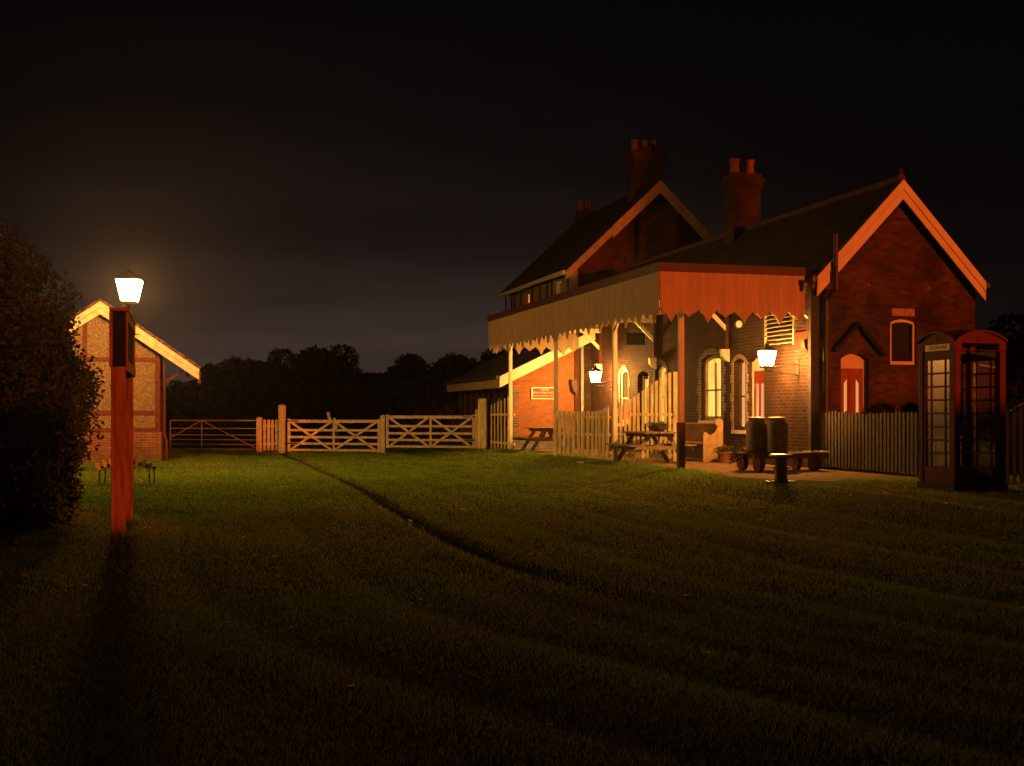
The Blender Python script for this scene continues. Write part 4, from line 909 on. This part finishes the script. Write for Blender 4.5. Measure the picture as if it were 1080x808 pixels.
def churn(label, loc):
    T_ = thing('milk_churn', label, 'milk churn', loc, 0, 'milk churns on the trolley')
    g = G(); g.lathe((0, 0, 0), [(.215, 0), (.23, .02), (.23, .05), (.22, .06), (.225, .50), (.215, .55), (.175, .61), (.155, .64), (.155, .67), (.17, .68)], 28); g.ob('churn_body', steelchurn, T_, smooth=True)
    g = G(); g.lathe((0, 0, .68), [(.17, 0), (.185, .008), (.185, .03), (.15, .045), (.05, .05)], 28); g.ob('lid', steelchurn, T_, smooth=True)
    for s in (-1, 1): g = G(); g.tube((s*.165, 0, .60), (s*.235, 0, .57), .012); g.tube((s*.235, 0, .57), (s*.215, 0, .47), .012); g.ob('handle', steelchurn, T_)
churn('left-hand milk churn on the trolley, slightly further back', tuple(B(-1.95+.39, -.30, GP+.371)))
churn('right-hand milk churn on the trolley, nearer and broader-looking', tuple(B(-1.95+.68, -.60, GP+.371)))
# iron pedestal on the lawn edge
pz = g1(at(823.5, 20.6), 20.6)
IP = thing('iron_pedestal', 'squat iron pedestal with round polished top at the forecourt edge', 'pedestal', (at(823.5, 19.8), 19.8, .235), 0)
g = G(); g.lathe((0, 0, 0), [(.12, 0), (.12, .06), (.105, .08), (.095, .36), (.13, .42), (.13, .44)], 20); g.ob('column', mat('rusty_iron', (.10, .035, .02), .55, .4, 8, metal=.3), IP, smooth=True)
g = G(); g.lathe((0, 0, .441), [(.16, 0), (.195, .01), (.195, .035), (.17, .045), (.02, .047)], 28); g.ob('top_disc', mat('worn_steel_top', (.5, .45, .38), .35, .2, 6, metal=.5, spec=.6), IP, smooth=True)
for s in (-1, 1): g = G(); g.box(*sorted((s*.125, s*.25)), -.05, .05, .0, .035); g.ob('foot', mat('worn_steel_top', (0,)*3), IP, .006)
for s in (-1, 1): g = G(); g.tube((s*.10, -.05, .25), (s*.135, -.07, .25), .018); g.ob('bolt', galv, IP)
# kerb stones beneath the pickets
for k, (px, lab) in enumerate(((612, 'pale edging stone, left of the small pair under the pickets'), (622, 'pale edging stone, rougher one nearer the tall post'))):
    g = G(); g.lathe((0, 0, 0), [(.08, -.02), (.10, .03), (.06, .07), (.01, .08)], 7); o = g.ob('edging_stone', mat('pale_stone', (.4, .36, .3), .9, .3, 9), bevel=.005)
    o.location = (at(px, 28.4), 28.4+.1*k, g1(at(px, 28.4), 28.4)); o.scale = (1.1, .8, .8); tag(o, lab, 'stone', 'edging stones')
# doorstep at the lean-to
g = G(); g.box(0, .9, -.35, 0, 0, .17); o = g.ob('brick_step', brD, bevel=.006); o.location = B(-2.75, UW-.08, GP); o.rotation_euler = (0, 0, RB); tag(o, 'dark brick step at the foot of the lean-to wall', 'step')

# ------------------------------------------------------------------ vegetation
def crown_fun(centres, radii):
    centres = np.array(centres, float); radii = np.array(radii, float); wts = (radii.prod(1))**.6; wts /= wts.sum()
    def f(n_):
        k = rng.choice(len(centres), n_, p=wts); d = rng.normal(size=(n_, 3)); d /= np.linalg.norm(d, axis=1)[:, None]
        r = rng.uniform(.45, 1.0, n_)**.5; r *= 1+rng.normal(0, .07, n_)
        return centres[k]+d*radii[k]*r[:, None]
    return f
def plant_tree(name, label, loc, h_, w_, n_, leaf, group=None, m=None, seed=0, trunk=True, cat='tree', low=.18):
    rs = np.random.default_rng(seed); T_ = thing(name, label, cat, loc, 0, group)
    cs = []; rd = []
    for k in range(26):
        a = rs.uniform(0, 6.28); zz = rs.uniform(low, .95); rr = math.sqrt(max(.04, 1-((zz-.5)/.52)**2))*rs.uniform(.2, .78)
        cs.append((math.cos(a)*rr*w_/2, math.sin(a)*rr*w_/2, zz*h_)); q = rs.uniform(.10, .2)*min(w_, h_*1.2); rd.append((q, q, q*.8))
    vv_, ff_ = leafcloud(n_, crown_fun(cs, rd), leaf); o = npmesh('crown', vv_, ff_, m or leafm); o.parent = T_
    g = G(); g.tube((0, 0, -.3), (0, 0, h_*.5), w_*.04, w_*.022, 8)
    for k in range(10): c = cs[k]; g.tube((0, 0, h_*(.15+.03*k)), tuple(np.array(c)*.95), w_*.014, w_*.004, 6)
    g.ob('trunk', mat('bark', (.06, .045, .03), .9), T_)
    return T_
# big bush on the left: outline follows rounded shoulders
BU = thing('evergreen_bush', 'huge rounded evergreen bush filling the left edge', 'bush', (-10.6, 17.6, 0), 0)
rs = np.random.default_rng(3); cs = []; rd = []
for k in range(150):
    a = rs.uniform(0, 6.28); e_ = math.asin(rs.uniform(-.45, 1)); cz = 2.1; R1 = 4.35; rz_ = 2.95
    d = (math.cos(a)*math.cos(e_), math.sin(a)*math.cos(e_), math.sin(e_)); f = rs.uniform(.62, .93)
    cs.append((d[0]*R1*f, d[1]*R1*f*.8, max(.3, cz+d[2]*rz_*f))); q = rs.uniform(.35, .75); rd.append((q, q, q))
for q_ in range(60):
    yq = rs.uniform(-4.5, 1.0); zq = rs.uniform(.2, 2.5); cs.append((10.6-(.362+.012*max(0, zq-1.5))*(17.6+yq)-.55-rs.uniform(0, 1)**2*2.0, yq, zq)); rd.append((.55, .55, .5))
for q_ in range(30):
    yq = rs.uniform(-5.5, -3.0); cs.append((10.6-.40*(17.6+yq)-.5-rs.uniform(0, 1.2), yq, rs.uniform(.2, .9))); rd.append((.55, .55, .4))
vv_, ff_ = leafcloud(230000, crown_fun(cs, rd), .042); vv_[:, 2] = np.maximum(vv_[:, 2], .02)
o = npmesh('crown', vv_, ff_, mat('bush_leaves', (.024, .05, .022), .7, .6, 1.6)); o.parent = BU
g = G()
for k in range(14): c = cs[k*5]; g.tube((rs.uniform(-.3, .3), rs.uniform(-.3, .3), -.1), tuple(np.array(c)*.92), .09, .02, 7)
g.ob('stems', mat('bark', (0,)*3), BU)
darkleaf = mat('distant_leaves', (.018, .022, .011), .9, .4, .4)
TL = [(196, 78, 3.5, 7), (232, 74, 4.3, 6), (268, 76, 4.5, 8), (303, 80, 5.2, 7), (336, 72, 5.5, 7), (362, 76, 5.1, 6), (390, 82, 4.0, 7), (424, 86, 4.8, 7), (455, 84, 5.0, 8), (486, 88, 5.2, 7), (514, 80, 5.8, 6), (556, 95, 5, 8)]
names = ['broad low', 'rounded', 'dense rounded', 'spreading', 'tallest', 'steep-sided', 'small', 'flat-topped', 'even-crowned', 'ragged', 'pointed', 'hidden squat']
for k, (px, Yt, ht, wt) in enumerate(TL):
    plant_tree('dark_tree', f'{names[k]} dark tree in the night treeline beyond the gates, number {k+1} from the left' if False else f'{names[k]} dark tree in the treeline, {["nearest the shed roof","just right of the shed roof","above the metal gate","above the short pickets","above the left gate leaf, highest there","just right of the highest crown","in the dip over the gate centre","right of the dip","above the right gate leaf","left of the lean-to eave","against the canopy end","behind the lean-to"][k]}',
               (at(px, Yt), Yt, 0), ht, wt, 16000, .14, 'trees along the far field', darkleaf, seed=20+k, low=.02)
plant_tree('dark_tree', 'dark tree standing at the right edge behind the phone box', (at(1092, 44), 44, 0), 4.8, 4.6, 9000, .12, None, darkleaf, seed=55, low=.1)
SR = plant_tree('garden_shrub', 'low dark shrub between gable wall and grey fence', tuple(B(2.45, -1.0, GP)), 1.42, 2.6, 9000, .05, None, mat('shrub_dark', (.02, .025, .012), .9), seed=9, cat='shrub', low=.1)
# distant hedge mass
vv_, ff_ = leafcloud(30000, lambda n_: np.stack([rng.uniform(-40, 10, n_), rng.uniform(60, 63, n_), rng.uniform(0, 1, n_)**.8*(2.6+.5*np.sin(np.linspace(0, 1, n_)*50))], 1), .2)
o = npmesh('field_hedge', vv_, ff_, darkleaf); tag(o, 'long dark field hedge below the treeline', 'hedge', kind='stuff')
# unseen wall and trees added behind the camera to keep the low sodium light off the lawn, the far roofs and the treeline
for x0_, x1_, h_, lab in ((-3, 8.3, 2.95, 'left length of the added brick shade wall, unseen behind the camera'), (8.3, 10.3, 1.50, 'low dip in the added brick shade wall that lets light reach the nameboard'), (10.3, 13.4, 2.35, 'middle-height length of the added brick shade wall'), (13.4, 25.2, 3.4, 'tall length of the added brick shade wall nearest the lawn corner'), (25.2, 27.4, 3.8, 'tallest short length of the added brick shade wall'), (27.4, 54, 3.45, 'long tall right length of the added brick shade wall')):
    g = G(); g.box(x0_+.002, x1_-.002, -4.4, -4.0, -.1, h_); g.box(x0_+.002, x1_-.002, -4.45, -3.95, h_+.002, h_+.08)
    o = g.ob('shade_wall', brA); tag(o, lab, 'wall')
for k, (x_, z0_, z1_, wd) in enumerate(((37, 13.6, 18, 6), (47.5, 8.2, 18, 9), (54, 8.0, 18, 10), (61, 7.6, 17, 11), (70, 7.2, 17, 12))):  # unseen crowns added to dim the light on far roofs and treeline
    T_ = thing('shade_tree', ['first', 'second', 'third', 'fourth', 'fifth'][k]+' tall tree in the unseen row added for shade', 'tree', (x_, -9, 0), 0, 'added shade trees')
    vv_, ff_ = leafcloud(450 if k == 0 else 4200, lambda n_: np.stack([rng.uniform(-1, 1, n_)*wd/2, rng.uniform(-2, 2, n_), z0_+rng.uniform(0, 1, n_)**1.1*(z1_-z0_)+rng.normal(0, .25, n_)], 1), .42)
    o = npmesh('crown', vv_, ff_, leafm); o.parent = T_
    g = G(); g.tube((0, 0, -.2), (0, 0, z1_*.8), .35, .12, 10); g.ob('trunk', mat('bark', (0,)*3), T_)

# thin haze added to put a halo round the lamps
hm = bpy.data.materials.new('halo_haze'); hm.use_nodes = True; t = hm.node_tree; t.nodes.clear()
ho = t.nodes.new('ShaderNodeOutputMaterial'); pv = t.nodes.new('ShaderNodeVolumePrincipled'); pv.inputs['Density'].default_value = .00028
pv.inputs['Color'].default_value = (.92, .92, .92, 1); pv.inputs['Anisotropy'].default_value = .85
t.links.new(pv.outputs[0], ho.inputs['Volume'])
g = G(); g.box(-305, 305, -65, 455, -1.2, 20); o = g.ob('haze', hm); tag(o, 'thin added haze that puts a halo round the lamps', None, kind='stuff')
